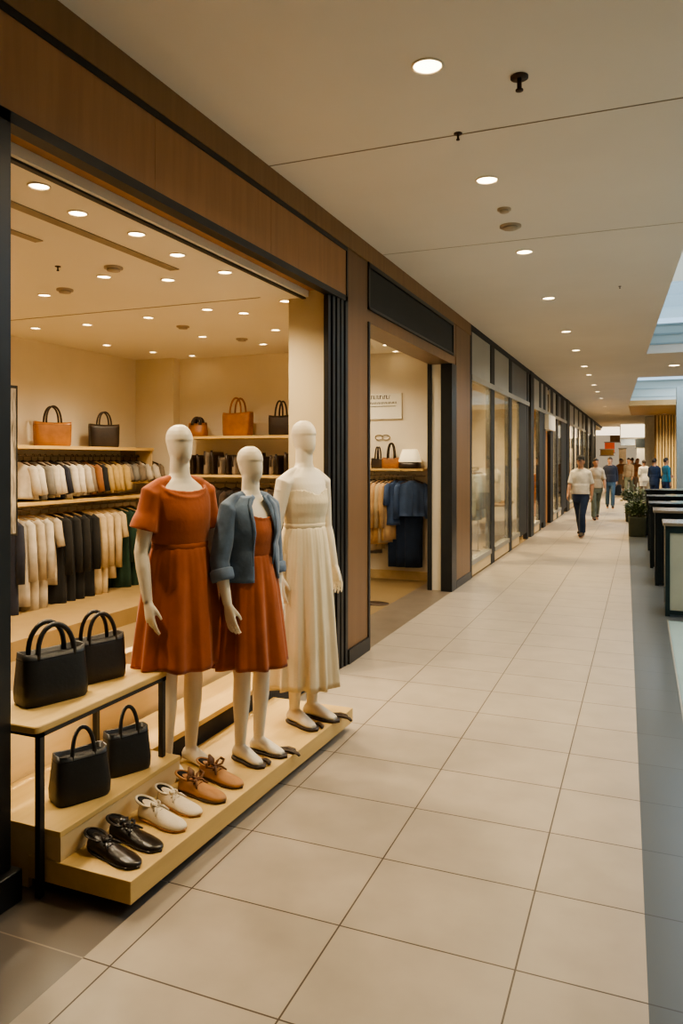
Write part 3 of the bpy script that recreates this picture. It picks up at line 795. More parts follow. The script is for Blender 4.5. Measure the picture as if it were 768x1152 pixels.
def make_mannequin(name, label, loc, rz, sc, pose, turn=0., voxel=.0048):
    t = thing(name, label, 'mannequin', loc, rz)
    t.scale = (sc * .96, sc * .96, sc)
    P = limbs(pose); b = MB(); add_torso(b)
    for nm, s in (('l', 1), ('r', -1)):
        sh, el, wr, hp, kn, an = P[nm]
        b.tube([(.03 * s, .004, 1.452), (.10 * s, .004, 1.424), sh + Vector((-.01 * s, 0, .004)), sh.lerp(el, .2)], [(.026, .04), (.032, .048), (.046, .05), (.046, .05)], 14, (0, 1, 0)); add_arm(b, sh, el, wr, 0, 1, s); add_hand(b, el, wr, s)
        add_leg(b, hp, kn, an); add_foot(b, an, pose.get('turn_' + nm, .12 * s))
    add_head(b, 'mannequin', turn)
    b.build('body', M['mann'], t, remesh=voxel, smooth_it=4)
    return t, P


def skirt_mesh(z0, z1, r0, r1, nf, amp, n=168, kz=28, lean=(0, 0), ph=0., flare=.75, seed=1, hem_w=.008):
    rr = random.Random(seed); fr = [(nf * f + rr.uniform(-.3, .3) if False else round(nf * f), rr.uniform(0, 6.3), a) for f, a in ((1, 1.), (.6, .6), (1.7, .35))]
    rings = []
    for k in range(kz + 1):
        t = k / kz; z = lerp(z0, z1, t); ring = []
        for i in range(n):
            a = 2 * PI * i / n
            fo = 0
            for m, p_, A in fr:
                q = math.sin(m * a + p_ + .5 * math.sin(2.2 * t + m)); fo += A * math.copysign(abs(q) ** .75, q)
            fo += .45 * math.sin(3.1 * nf * a + 2 * p_) * max(0, 1 - t * 2.2)
            g = (t ** flare)
            e_ = 1 + amp * (.25 + .75 * t) * fo * min(1, .35 + t * 2)
            rx = lerp(r0[0], r1[0], g) * e_; ry = lerp(r0[1], r1[1], g) * e_
            ring.append((rx * math.cos(a) + lean[0] * t, -ry * math.sin(a) + lean[1] * t, z + (hem_w * math.sin(3 * a + ph) * t)))
        rings.append(ring)
    return rings


def hem_in(rings):
    rings.append([(x * .985, y * .985, z + .006) for x, y, z in rings[-1]])
    return rings


# --- mannequin one: rust dress with short sleeves
pose1 = dict(el_r=(-.050, .015, -.275), wr_r=(.005, -.055, -.235), el_l=(.045, .03, -.275), wr_l=(.015, -.03, -.24), turn_l=.1, turn_r=-.1)
m1, P1 = make_mannequin('mannequin', 'faceless ivory mannequin in a belted rust orange short sleeved dress', (-2.115, 3.105, .1305), math.radians(68), .965, pose1, turn=math.radians(4))


def bodice(P, neck_front, neck_back, neck_r, off, z0, sleeve, sl_r, tab=TORSO, cowl=True):
    b = MB(); rings = []
    for z in (z0, z0 + .03, 1.155, 1.175, 1.195, 1.22, 1.25, 1.27, 1.29, 1.32, 1.35, 1.38, 1.40):
        rings.append(tring(z, off + .012 * max(0, 1 - abs(z - 1.17) / .10), 40, tab))
    top = []; top2 = []; mid = []
    for i in range(40):
        a = 2 * PI * i / 40; c, s = math.cos(a), math.sin(a)
        zz = lerp(1.452, neck_front, max(0, s) ** 1.2) if s > 0 else lerp(1.452, neck_back, -s)
        def on(z, o):
            rx, rf, rb = interp(tab, z); return ((rx + o) * c, -(rf + o) * s if s > 0 else -(rb + o) * s, z)
        mid.append(on(lerp(1.40, zz, .5), off)); top.append(on(zz, .012)); q = on(zz - .03, -.015); top2.append(q)
    rings += [mid, top, top2]
    b.loft(rings)
    if not cowl: b.tube([Vector(p) for p in top] + [Vector(p) for p in top[:2]], .006, 8, (0, 0, 1))
    if cowl:
        b.tube([Vector(p) for p in top] + [Vector(p) for p in top[:2]], .0085, 8, (0, 0, 1))
        b.tube([Vector((p[0] * .95, p[1] * 1.06 - .008, p[2] - .028 * math.sin(PI * (k + 1) / 16))) for k, p in enumerate(top[3:18])], .010, 8, (0, 0, 1))
    if sleeve:
        for nm, s in (('l', 1), ('r', -1)):
            sh, el, wr = P[nm][:3]
            d = (el - sh)
            b.tube([sh + Vector((-.07 * s, 0, .018)), sh + Vector((0, 0, .006)), sh + d * .3, sh + d * sleeve * .75 + Vector((.008 * s, 0, 0)), sh + d * sleeve + Vector((.012 * s, 0, 0))], [(.046, .052), (.056, .058), (.060, .064), (.066, .074), (.070, .082)], 20)
            b.tube([(.045 * s, .004, 1.448), (.11 * s, .004, 1.425), sh + Vector((0, 0, .01)), sh + (el - sh) * .25], [(.030, .05), (.040, .058), (.052, .06), (.055, .06)], 16, (0, 1, 0))
    return b


d1 = bodice(P1, 1.405, 1.465, (.088, .082, .078), .016, 1.115, .60, .08).build('dress', M['rust'], m1, remesh=.0055, smooth_it=9)
MB().loft(hem_in(skirt_mesh(1.142, .535, (.146, .112), (.240, .215), 9, .078, lean=(0, .01), seed=3, flare=.62))).build('skirt', M['rust'], d1)
MB().loft([[(x * k, y * k, z) for x, y, z in tring(zz, .022 + o, 48, TORSO, 1, lambda t: .012 * math.sin(17 * t))] for zz, o, k in ((1.108, -.004, 1), (1.115, .007, 1), (1.132, .010, 1), (1.148, .007, 1), (1.156, -.004, 1))]).build('waistband', M['rust_dark'], d1)

# --- mannequin two: rust sleeveless dress under a denim jacket
pose2 = dict(el_r=(-.055, .02, -.27), wr_r=(-.002, -.07, -.225), el_l=(.05, .02, -.275), wr_l=(.0, -.04, -.235), turn_l=.15, turn_r=-.05, kn_l=(-.008, -.01, -.40), an_l=(-.004, .02, -.385))
m2, P2 = make_mannequin('mannequin', 'faceless ivory mannequin in an open denim jacket over a rust dress', (-1.86, 3.36, .1315), math.radians(74), .905, pose2, turn=math.radians(8))
d2 = bodice(P2, 1.345, 1.44, (.118, .098, .085), .010, 1.125, 0, 0, cowl=False).build('dress', M['rust'], m2, remesh=.0055, smooth_it=9)
MB().loft(hem_in(skirt_mesh(1.155, .525, (.136, .102), (.23, .20), 10, .08, seed=8, flare=.62))).build('skirt', M['rust'], d2)
MB().loft([tring(zz, .013 + o, 48, TORSO, 1) for zz, o in ((1.125, -.004), (1.13, .004), (1.155, .004), (1.16, -.004))]).build('waist_seam', M['rust_dark'], d2)


def open_shell(z_list, gap_l, gap_r, off, n=52, wob=.01):
    rings = []
    for k, z in enumerate(z_list):
        t = k / (len(z_list) - 1); ring = []
        for i in range(n):
            a = math.radians(90) + math.radians(lerp(gap_r[1] if False else lerp(gap_r[0], gap_r[1], 1 - t), 360 - lerp(gap_l[0], gap_l[1], 1 - t), i / (n - 1)))
            rx, rf, rb = interp(TORSO, max(z, 1.0)) if z < 1.44 else interp(TORSO, z)
            if z < 1.2: rx = max(rx, .150); rf = max(rf, .108); rb = max(rb, .100)
            w = wob * math.sin(5 * a + z * 9) * (1 - (z - .9) / .6)
            c, s = math.cos(a), math.sin(a)
            ring.append(((rx + off + w) * c, -(rf + off + w) * s if s > 0 else -(rb + off + w) * s, z))
        rings.append(ring)
    return rings


jz = [1.0, 1.02, 1.04, 1.06, 1.09, 1.12, 1.16, 1.2, 1.24, 1.27, 1.30, 1.33, 1.36, 1.39, 1.42, 1.44, 1.455, 1.47]
jk = MB().loft(open_shell(jz, (8, 30), (34, 30), .030), False, False, closed=False).build('denim_jacket', M['denim'], m2, solid=.008)
for nm, s in (('l', 1), ('r', -1)):
    sh, el, wr = P2[nm][:3]; b = MB()
    e2_ = el.lerp(wr, .42)
    b.tube([sh + Vector((-.06 * s, 0, .016)), sh + Vector((0, 0, .005)), sh.lerp(el, .5), el, e2_], [(.048, .054), (.060, .062), (.058, .064), (.056, .060), (.055, .059)], 20)
    b.tube([(.05 * s, .004, 1.452), (.11 * s, .004, 1.428), sh + Vector((0, 0, .012)), sh.lerp(el, .25)], [(.032, .052), (.043, .062), (.056, .064), (.058, .062)], 16, (0, 1, 0))
    b.build('sleeve', M['denim'], jk, remesh=.007, smooth_it=3)
    q = el.lerp(wr, .18); b = MB()
    b.tube([q, q.lerp(e2_, .15), q.lerp(e2_, .9), e2_.lerp(wr, .06)], [(.060, .064), (.067, .071), (.067, .071), (.061, .065)], 20).build('cuff', M['denim_light'], jk)
# lapels folded along the opening, hem band and pocket flap
for sgn, g in ((1, 34), (-1, 10)):
    pts = []
    for z in jz[4:]:
        a = math.radians(90 + (lerp(34, 30, (z - 1.0) / .47) if sgn > 0 else -lerp(8, 30, (z - 1.0) / .47)))
        rx, rf, rb = interp(TORSO, z)
        if z < 1.2: rx = max(rx, .150); rf = max(rf, .108)
        pts.append(Vector(((rx + .036) * math.cos(a), -(rf + .036) * math.sin(a), z)))
    MB().tube(pts, [(.004 + .012 * (i / len(pts)), .006) for i in range(len(pts))], 8).build('placket', M['denim_light'], jk)
cr = [(.092 * math.cos(math.radians(a)), -.088 * math.sin(math.radians(a)), 1.455 - .012 * abs(math.sin(math.radians(a)))) for a in range(125, 416, 12)]
MB().tube(cr, (.006, .02), 8, (0, 0, 1)).build('collar', M['denim_light'], jk)

# --- mannequin three: long cream strapless dress
pose3 = dict(el_l=(.055, .02, -.27), wr_l=(.02, -.05, -.235), el_r=(-.045, .03, -.275), wr_r=(.0, -.03, -.24), turn_l=.15, turn_r=-.08)
m3, P3 = make_mannequin('mannequin', 'tall faceless ivory mannequin in a long pleated cream strapless dress', (-1.825, 3.935, .1315), math.radians(71), .995, pose3, turn=math.radians(4))
b = MB(); rr_ = []
for z, o in ((1.12, .012), (1.14, .014), (1.16, .014), (1.19, .013), (1.22, .012), (1.25, .011), (1.27, .010), (1.29, .009), (1.31, .007)):
    rr_.append(tring(z, o, 40, TORSO, 1, (lambda t: .006 * math.sin(23 * t)) if z < 1.2 else None))
topn = []
for i, p_ in enumerate(tring(1.33, .004, 40)):
    a = 2 * PI * i / 40
    topn.append((p_[0], p_[1], 1.335 + (.022 * abs(math.cos(a * 1.0)) * max(0, math.sin(a)) * 2 - .012 * max(0, math.sin(a)) ** 8)))
rr_ += [topn, [(x * .93, y * .93, z - .02) for x, y, z in topn]]
d3 = b.loft(rr_).build('dress', M['cream'], m3, remesh=.0055, smooth_it=2)
MB().loft(hem_in(skirt_mesh(1.145, .215, (.138, .104), (.218, .195), 14, .08, n=210, seed=5, flare=.6))).build('skirt', M['cream'], d3)
MB().loft([tring(zz, .016 + o, 48) for zz, o in ((1.12, -.004), (1.125, .003), (1.15, .003), (1.155, -.004))]).build('waist_seam', M['cream'], d3)

# sandals under the feet of mannequins two and three
for mq, P in ((m2, P2), (m3, P3)):
    for nm, s in (('l', 1), ('r', -1)):
        an = P[nm][5]
        b = shoe_sole(.265, .094)
        o = b.build('sandal', M['strap'], mq, loc=(an.x, an.y - .004, -.0005), rz=(.15 if nm == 'l' else (-.05 if mq is m2 else -.08)))
        o.scale = (1, 1, 1.05)
        for off, ln in ((0, 1.), (.035, .8)) if nm == 'l' else ((0, .75),):
            MB().tube([(.03 + off, -.06, .007), (.06 + off, -.11, .008), (.075 + off, -.17 * ln, .009), (.068 + off, -.225 * ln, .009), (.045 + off, -.255 * ln, .008)], [(.010, .006), (.014, .007), (.016, .008), (.014, .007), (.009, .006)], 8, (1, 0, 0)).build('loose_strap', M['strap'], o)

# ------------------------------------------------------------------ garments
def hanger_mb(w=.19):
    b = MB()
    b.tube([(-w, 0, -.135), (-w * .55, 0, -.10), (0, 0, -.066), (w * .55, 0, -.10), (w, 0, -.135)], [(.008, .005), (.010, .006), (.011, .007), (.010, .006), (.008, .005)], 8, (0, 0, 1))
    b.tube([(0, 0, -.066), (0, 0, -.02), (.006, 0, -.004), (.018, 0, .006), (.028, 0, -.004), (.026, 0, -.018)], .0028, 6, (0, 1, 0))
    return b


def garment_mb(kind, length, seed, wid=1.):
    rr = random.Random(seed); b = MB(); n = 28
    ph = rr.uniform(0, 6); am = rr.uniform(.10, .2)
    if kind in ('jacket', 'coat', 'shirt', 'dress'):
        hw = .165 * wid if kind == 'shirt' else .185 * wid
        lv = [(-.075, .045, .022), (-.095, .075, .030), (-.125, hw * .92, .032), (-.15, hw * 1.02, .038), (-.22, hw * 1.0, .045), (-.36, hw * (.93 if kind != 'dress' else .8), .050), (-.55, hw * .95, .05), (-.075 - length, hw * (1.02 if kind != 'dress' else 1.3), .055)]
        lv = [l for l in lv if l[0] >= -.075 - length - .001]
        zs = []
        for (a, b_) in zip(lv, lv[1:]):
            for k in range(3): zs.append(tuple(lerp(p, q, k / 3) for p, q in zip(a, b_)))
        zs.append(lv[-1])
        rings = []
        for z, w, d in zs:
            t = min(1, (-z) / length)
            r = []
            for x, y, zz in sring(0, 0, z, w, d, n, 2.4):
                f = 1 + am * t * 2 * math.sin(14 * x / .19 + ph + 2 * t)
                r.append((x * (1 + .03 * math.sin(ph + 7 * t)), y * f + .012 * t * math.sin(9 * x / .19 + ph), zz + .012 * t * math.sin(ph + 5 * x)))
            rings.append(r)
        b.loft(rings)
        if kind != 'dress' or wid > 1:
            sl = min(length * .92, .56 if kind != 'shirt' else .26)
            for s in (-1, 1):
                o = rr.uniform(-.02, .02)
                b.tube([(s * hw * .82, 0, -.125), (s * hw * 1.02, .0, -.16), (s * (hw * 1.12), o * .5, -.16 - sl * .45), (s * hw * (1.15 if kind != 'shirt' else 1.3), o - .01, -.14 - sl)], [(.035, .030), (.048, .034), (.046, .034), (.043, .032)], 12)
        # front opening seam
        b.tube([(.0, -.034, -.11), (.004, -.052, -.3), (.0, -.056, -.07 - length * .97)], .004, 6)
    else:   # trousers folded over the bar
        for s in (-1, 1):
            rings = []
            for k in range(9):
                t = k / 8; z = -.115 - length * t
                rings.append([(x, y * (1 + .15 * math.sin(8 * x / .1 + ph)) + s * .02, zz) for x, y, zz in sring(s * .012 * t, 0, z, (.115 - .02 * t) * wid, .018 + .006 * math.sin(PI * t), 20, 3)])
            b.loft(rings)
    return b


HB = hanger_mb().mesh('hanger')
GCACHE = {}


def garment(name, label, loc, rz, kind, length, m, seed, group, wid=1., hm='wood_hanger', cat=None):
    t = thing(name, label, cat or 'clothes', loc, rz, group)
    key = (kind, round(length, 2), seed % 4, m.name, wid)
    if key not in GCACHE:
        g = garment_mb(kind, length, seed % 4 + 7, wid).mesh('fabric'); g.materials.append(m); GCACHE[key] = g
    o = bpy.data.objects.new('fabric', GCACHE[key]); col.objects.link(o); o.parent = t
    hk = HB.copy() if hm not in GCACHE else GCACHE[hm]
    if hm not in GCACHE: hk.materials.clear(); hk.materials.append(M[hm]); GCACHE[hm] = hk
    h = bpy.data.objects.new('hanger', hk); col.objects.link(h); h.parent = t
    return t


# wall unit along the back wall
RXX = BX + .27          # rail line
SX = BX + .47           # shelf front edge
zt = at(60, 501.5, X=SX).z; zl = at(80, 562, X=SX).z
yA = 3.6; yB = at(173, 505, X=SX).y
wu = thing('wall_shelf', 'long oak wall shelf carrying two bags above the clothes', 'shelf')
box('board', M['oak'], BX, SX, yA, yB, zt - .035, zt, wu, .002)
box('bracket', M['oak_face'], BX, SX + .01 - .03, yB - .03, yB, zt - .22, zt - .035, wu)
yl = at(137, 556, X=SX).y
wl = thing('wall_shelf', 'long lower oak wall shelf between the two rows of clothes', 'shelf')
box('board', M['oak'], BX, SX, yA, yl + .9, zl - .035, zl, wl, .002)
ws = tag(box('wall_shelf', M['oak'], BX, SX - .05, yl - .22, yl + .75, zl + .13, zl + .15, None, .002), 'short oak shelf under the small tops near the corner', 'shelf')
ub = box('wall_unit_plinth', mat('plinth_tan', (.33, .22, .095), .6, var=.08), BX, -4.75, yA, PY - .15, 0, .16, None, .003); tag(ub, 'low tan plinth under the long clothes rail', 'plinth')
zru = zt - .10; zrl = zl - .085
ru = thing('clothes_rail', 'upper clothes rail under the bag shelf on the back wall', 'clothes rail')
MB().tube([(RXX, yA, zru), (RXX, yB - .03, zru)], .011, 10).build('bar', M['steel'], ru)
for yy in (yA + .1, 5.2, yB - .1): MB().tube([(RXX, yy, zru), (RXX, yy, zt - .035)], .007, 8).build('bracket', M['steel'], ru)
rl = thing('clothes_rail', 'lower clothes rail on the back wall with long clothes', 'clothes rail')
MB().tube([(RXX, yA, zrl), (RXX, yl + .8, zrl)], .011, 10).build('bar', M['steel'], rl)
for yy in (yA + .1, 5.2, yl + .6): MB().tube([(RXX, yy, zrl), (RXX, yy, zl - .035)], .007, 8).build('bracket', M['steel'], rl)

lowset = [('navy', 'coat', .92, 'dark navy coat'), ('lightgrey', 'jacket', .80, 'pale grey jacket'), ('greige', 'jacket', .88, 'grey beige jacket'), ('lightgrey', 'jacket', .84, 'light stone jacket'), ('greige', 'shirt', .66, 'grey beige shirt'),
          ('blackcloth', 'coat', .92, 'black coat'), ('blackcloth', 'coat', .95, 'black coat'), ('blackcloth', 'jacket', .88, 'black jacket'), ('blackcloth', 'coat', .92, 'black coat'),
          ('creamcloth', 'jacket', .86, 'cream jacket'), ('creamcloth', 'coat', .88, 'cream coat'), ('creamcloth', 'jacket', .70, 'cream jacket'), ('creamcloth', 'shirt', .62, 'cream shirt'),
          ('green', 'coat', .88, 'dark green coat'), ('green', 'coat', .90, 'dark green coat'), ('green', 'coat', .88, 'dark green coat')]
ys0 = at(10, 580, X=RXX).y - .12; ys1 = at(146, 570, X=RXX).y
for i, (c, k, ln, ds_) in enumerate(lowset):
    y = lerp(ys0, ys1, i / (len(lowset) - 1)) + R.uniform(-.015, .015)
    garment('hanging_garment', '%s on a wooden hanger, %s from the left on the lower rail' % (ds_, ORD[i]), (RXX, y, zrl + .012), R.uniform(-.1, .1) + .42, k, ln * 1.09, M[c], i, 'long clothes on the lower rail')
upset = [('lightgrey', 'pale grey'), ('white', 'off white'), ('grey', 'dark grey'), ('lightgrey', 'pale grey'), ('white', 'off white'), ('navy', 'navy'), ('white', 'white'), ('white', 'white'), ('lightgrey', 'pale grey'), ('taupe', 'taupe'), ('brown', 'rust brown'), ('blackcloth', 'black'),
         ('ochre', 'ochre'), ('ochre', 'ochre'), ('ochre', 'pale ochre'), ('ochre', 'ochre')]
yu0 = at(18, 540, X=RXX).y; yu1 = at(124, 535, X=RXX).y
for i, (c, nm) in enumerate(upset):
    y = lerp(yu0, yu1, i / (len(upset) - 1)) + R.uniform(-.012, .012)
    garment('hanging_garment', 'short %s top, %s from the left on the upper rail' % (nm, ORD[i]), (RXX, y, zru + .012), R.uniform(-.12, .12) + .35, 'shirt', .37 if i < 9 else .35, M[c], i + 1, 'short tops on the upper rail', 1.0, 'bronze')
for i, (c, nm) in enumerate([('taupe', 'taupe'), ('grey', 'grey'), ('taupe', 'brown grey'), ('lightgrey', 'pale'), ('white', 'off white'), ('taupe', 'taupe')]):
    y = lerp(at(131, 535, X=RXX).y, at(168, 533, X=RXX).y, i / 5)
    garment('hanging_garment', 'small %s top over the short shelf, %s from the left in the corner group' % (nm, ORD[i]), (RXX, y, zru + .012), R.uniform(-.1, .1) + .12, 'shirt', .17, M[c], i + 2, 'small tops over the short corner shelf', .95, 'bronze')

# bags on the back shelf
def shelf_bag(x0, x1, yb, X, label, m, h, hh, rz, d=.13, taper=1.02, **kw):
    a = at(x0, yb, X=X); b = at(x1, yb, X=X)
    return a, b


SBX = BX + .27
ya = at(59, 498, X=SBX).y; handbag('brown leather tote on the long shelf at the left', 'handbag', (SBX, ya, zt), math.radians(58), .36, .17, .255, M['brownleather'], M['darkleather'], .010, .16, .42, 1.03, hand_m=M['darkleather'])
ya = at(117, 500, X=SBX).y; handbag('dark brown tote on the long shelf near the corner', 'handbag', (SBX, ya, zt), math.radians(56), .325, .16, .265, M['darkleather'], M['leather_in'], .009, .135, .42, 1.03)

# framed print at the left edge of the shop
fp = thing('framed_print', 'tall dark framed streaky print at the left edge of the shop', 'picture frame')
fa = at(12, 433, X=-4.6); fb = at(20, 560, X=-4.6)
ya_, yb_ = fa.y - .32, at(20, 500, X=-4.6).y
box('frame', M['black'], -4.63, -4.60, ya_, yb_, fb.z - .3, fa.z, fp, .003)
box('print', M['picture'], -4.602, -4.597, ya_ + .02, yb_ - .022, fb.z - .28, fa.z - .025, fp)
box('stand', M['black'], -4.66, -4.635, ya_ + .1, ya_ + .14, 0, fa.z - .2, fp)

# ------------------------------------------------------------------ end wall unit
EY = PY - .42
xa = at(205, 490, Y=EY).x; xb = -3.15
z1 = at(275, 490, Y=EY).z; z2 = at(275, 534.5, Y=EY).z
e_ = thing('wall_shelf', 'oak shelf on the end wall carrying the pouch and two totes', 'shelf'); box('board', M['oak'], xa, xb - .06, EY, PY, z1 - .032, z1, e_, .002)
e_ = thing('wall_shelf', 'lower oak shelf on the end wall carrying dark folders', 'shelf'); box('board', M['oak'], xa, xb - .06, EY, PY, z2 - .03, z2, e_, .002)
er = thing('clothes_rail', 'clothes rail under the end wall shelves', 'clothes rail')
MB().tube([(xa, PY - .22, z2 - .10), (xb - .02, PY - .22, z2 - .10)], .011, 10, (0, 1, 0)).build('bar', M['steel'], er)
for xx in (xa + .1, xb - .2): MB().tube([(xx, PY - .22, z2 - .10), (xx, PY - .22, z2 - .03)], .007, 8).build('bracket', M['steel'], er)
bx = lambda px: at(px, 486, Y=EY + .15).x
by = EY + .16
handbag('tan drawstring pouch with a dark gathered top on the end wall shelf', 'handbag', (bx(222), by, z1), .2, .24, .18, .17, M['brownleather'], M['darkleather'], .022, .05, .4, .92, e=2.4, hand_m=M['darkleather'])
handbag('tan brown tote in the middle of the end wall shelf', 'handbag', (bx(267), by, z1), -.1, .37, .16, .28, M['brownleather'], M['tanleather'], .011, .165, .42, 1.05, hand_m=M['brownleather'])
handbag('dark brown tote at the right end of the end wall shelf', 'handbag', (bx(315.5), by, z1), -.1, .285, .14, .235, M['darkleather'], M['leather_in'], .010, .16, .36, 1.04)
fold_c = ['darkbrown', 'darkbrown', 'taupe', 'darkbrown', 'taupe', 'darkbrown', 'taupe', 'darkbrown', 'taupe', 'darkbrown', 'darkbrown', 'taupe', 'darkbrown', 'darkbrown']
for i, c in enumerate(fold_c):
    px = 219 + i * 8.0
    t = thing('clutch_bag', '%s clutch standing upright, %s from the left on the end wall shelf' % ('black brown' if c == 'darkbrown' else 'taupe', ORD[i]), 'clutch bag', (at(px, 531, Y=EY + .13).x, EY + .16, z2), R.uniform(-.15, .15), 'upright clutches on the lower end wall shelf')
    hgt = R.uniform(.20, .27)
    MB().loft([sring(R.uniform(-.004, .004), 0, z, w, d, 16, 4) for z, w, d in ((0, .026, .11), (.02, .030, .118), (hgt * .8, .024, .118), (hgt, .012, .11))]).build('body', M['darkleather'] if c == 'darkbrown' else M[c], t)
    MB().loft([sring(.022 * (1 if i % 2 else -1) * 0, -.112, z, .012, .012, 10, 3) for z in (hgt * .45, hgt * 1.06)]).build('flap', M['darkleather'], t)
for i, (c, nm) in enumerate([('taupe', 'taupe'), ('grey', 'grey'), ('darkbrown', 'dark brown'), ('darkbrown', 'dark brown'), ('blackcloth', 'black'), ('darkbrown', 'dark brown'), ('taupe', 'taupe'), ('darkbrown', 'dark brown')]):
    garment('hanging_garment', '%s garment on the end wall rail, %s from the left' % (nm, ORD[i]), (at(228 + i * 12.5, 545, Y=PY - .22).x, PY - .22, z2 - .088), R.uniform(-.3, .3) + .9, 'coat', .95, M[c], i + 1, 'dark clothes on the end wall rail', 1., 'bronze')

# ------------------------------------------------------------------ second shop
S2B = 9.75
struct(poly('floor_shop', M['threshold'], [(-2.66, 5.9), (W, 5.9), (W, 9.3), (-2.66, 9.75)], -.1, 0), 'dark stone threshold of the second shop')
struct(poly('floor_shop', M['shopfloor'], [(-6, PY + .1), (-3.1, PY + .1), (-2.66, 5.9), (-2.66, S2B), (-6, S2B)], -.1, 0), 'tan floor of the second shop')
struct(box('wall_shop_back', M['shopwall'], -6, -2.3, S2B, S2B + .1, 0, 3.2), 'cream back wall of the second shop')
struct(box('ceiling_shop', M['shopceil'], -6, W - .28, 5.9, S2B, 3.1, 3.2), 'cream ceiling of the second shop')
struct(box('wall_shop_side', M['shopwall'], -6.1, -6, 5.9, S2B, 0, 3.2)); struct(box('baseboard_back', M['oak_face'], -6, -2.57, S2B - .02, S2B, 0, .12)); struct(box('wall_shop_end', M['shopwall'], -6, -3.1, PY + .1, PY + .16, 0, 3.2))
struct(poly('wall_shop_side', M['shopwall'], [(-2.46, 5.56), (-2.42, 5.56), (-3.07, PY + .2), (-3.11, PY + .2)], 0, 3.2))
for (x, y), lb in (((415, 379), 'left one of three lit downlights inside the second shop'), ((434, 388), 'middle one of three lit downlights inside the second shop'), ((451, 398), 'right one of three lit downlights inside the second shop')):
    o = copy_tree(ds); p = at(x, y, Z=3.1); o.location = (p.x, min(p.y, S2B - .15), 3.1); o['label'] = lb; o['group'] = 'second shop downlights'
for x, y in ((-3.2, 8.6), (-2.9, 7.4), (-3.9, 9.)): spot((x, y, 3.06), 62, (1, .82, .56), .05)
# wall sign with two lines of small lettering
sg = thing('wall_sign', 'white wall sign with dark lettering in the second shop', 'sign')
sa = at(413, 443.5, Y=S2B - .02); sb = at(452, 471, Y=S2B - .02)
box('board', M['white_panel'], sa.x - .35, sb.x, S2B - .03, S2B - .002, sb.z, sa.z, sg, .002)
tx = MB(); yy = S2B - .0345
for (zf, xs, xe, hh_) in ((.86, .02, .33, .05), (.63, .02, .42, .028), (.50, .02, .42, .014)):
    x = sa.x + .04; k = 0; zb = lerp(sb.z, sa.z, zf); xend = sa.x + xe * 1.0
    while x < xend:
        w_ = hh_ * (.35 + .3 * ((k * 7) % 3) / 2); tx.box(x, x + w_ * .35, yy, yy + .003, zb - hh_ * .5, zb + hh_ * .5 * (1 if k % 3 else .4)); tx.box(x, x + w_, yy, yy + .003, zb + hh_ * (.3 if k % 2 else -.5), zb + hh_ * (.42 if k % 2 else -.38)); x += w_ * 1.25; k += 1
tx.build('lettering', M['ink'], sg)
# small oval wall emblem
em = thing('wall_emblem', 'small dark oval emblem on the wall under the sign', 'emblem'); c_ = at(430, 492, Y=S2B - .012)
for ox in (-.05, .05):
    MB().tube([(c_.x + ox + .055 * math.cos(a * PI / 10), c_.y, c_.z + .035 * math.sin(a * PI / 10)) for a in range(22)], .006, 6, (0, 1, 0)).build('ring', M['slot'], em)
# shelf, bags and lamp
zq = at(430, 527, Y=S2B - .3).z
s2 = thing('wall_shelf', 'oak shelf over the clothes in the second shop', 'shelf')
xq0 = at(418, 527, Y=S2B - .3).x; xq1 = at(476, 527, Y=S2B - .3).x
box('board', M['oak'], xq0 - .3, at(451, 527, Y=S2B - .3).x, S2B - .33, S2B, zq - .03, zq, s2, .002)
box('board', M['oak'], at(451, 527, Y=S2B - .3).x, xq1, S2B - .30, S2B, zq - .03, zq - .004, s2)
handbag('brown tote with tall dark handles on the second shop shelf', 'handbag', (at(440, 525, Y=S2B - .16).x, S2B - .16, zq), .1, .25, .13, .15, M['brownleather'], M['darkleather'], .010, .19, .38, 1.0, hand_m=M['darkleather'])
handbag('dark brown bag left of the tall handled tote in the second shop', 'handbag', (at(425, 525, Y=S2B - .16).x, S2B - .16, zq), -.1, .18, .12, .14, M['darkleather'], M['leather_in'], .010, .15, .3, 1.0)
lp = thing('table_lamp', 'small lamp with pale shade and dark base on the second shop shelf', 'lamp', (at(461, 525, Y=S2B - .16).x, S2B - .16, zq))
MB().loft([sring(0, 0, z, w, w * .8, 24, 3) for z, w in ((0, .14), (.03, .145), (.085, .14), (.09, .05))]).build('base', M['darkleather'], lp)
MB().loft([sring(0, 0, z, w, w * .8, 24, 3) for z, w in ((.086, .145), (.1, .15), (.25, .10), (.255, .09))]).build('lamp_shade', mat('lamp_shade', (.85, .74, .52), .8, var=.04, emit=(1, .8, .45), es=.5), lp)
s2r = thing('clothes_rail', 'clothes rail under the second shop shelf', 'clothes rail'); zr2 = zq - .10
MB().tube([(xq0 - .3, S2B - .2, zr2), (xq1, S2B - .2, zr2)], .011, 10, (0, 1, 0)).build('bar', M['steel'], s2r)
for xx in (xq0, xq1 - .05): MB().tube([(xx, S2B - .2, zr2), (xx, S2B - .2, zq - .03)], .007, 8).build('bracket', M['steel'], s2r)
s2set = [('taupe', 'coat', 1.0, 'taupe coat'), ('creamcloth', 'coat', .95, 'pale beige coat'), ('peach', 'jacket', .86, 'peach beige jacket'), ('peach', 'jacket', .82, 'peach jacket'), ('creamcloth', 'jacket', .84, 'beige jacket'), ('peach', 'jacket', .80, 'tan jacket'), ('blue', 'shirt', .60, 'slim blue shirt'), ('blue', 'jacket', .46, 'blue jacket'), ('blue', 'jacket', .48, 'blue denim jacket')]
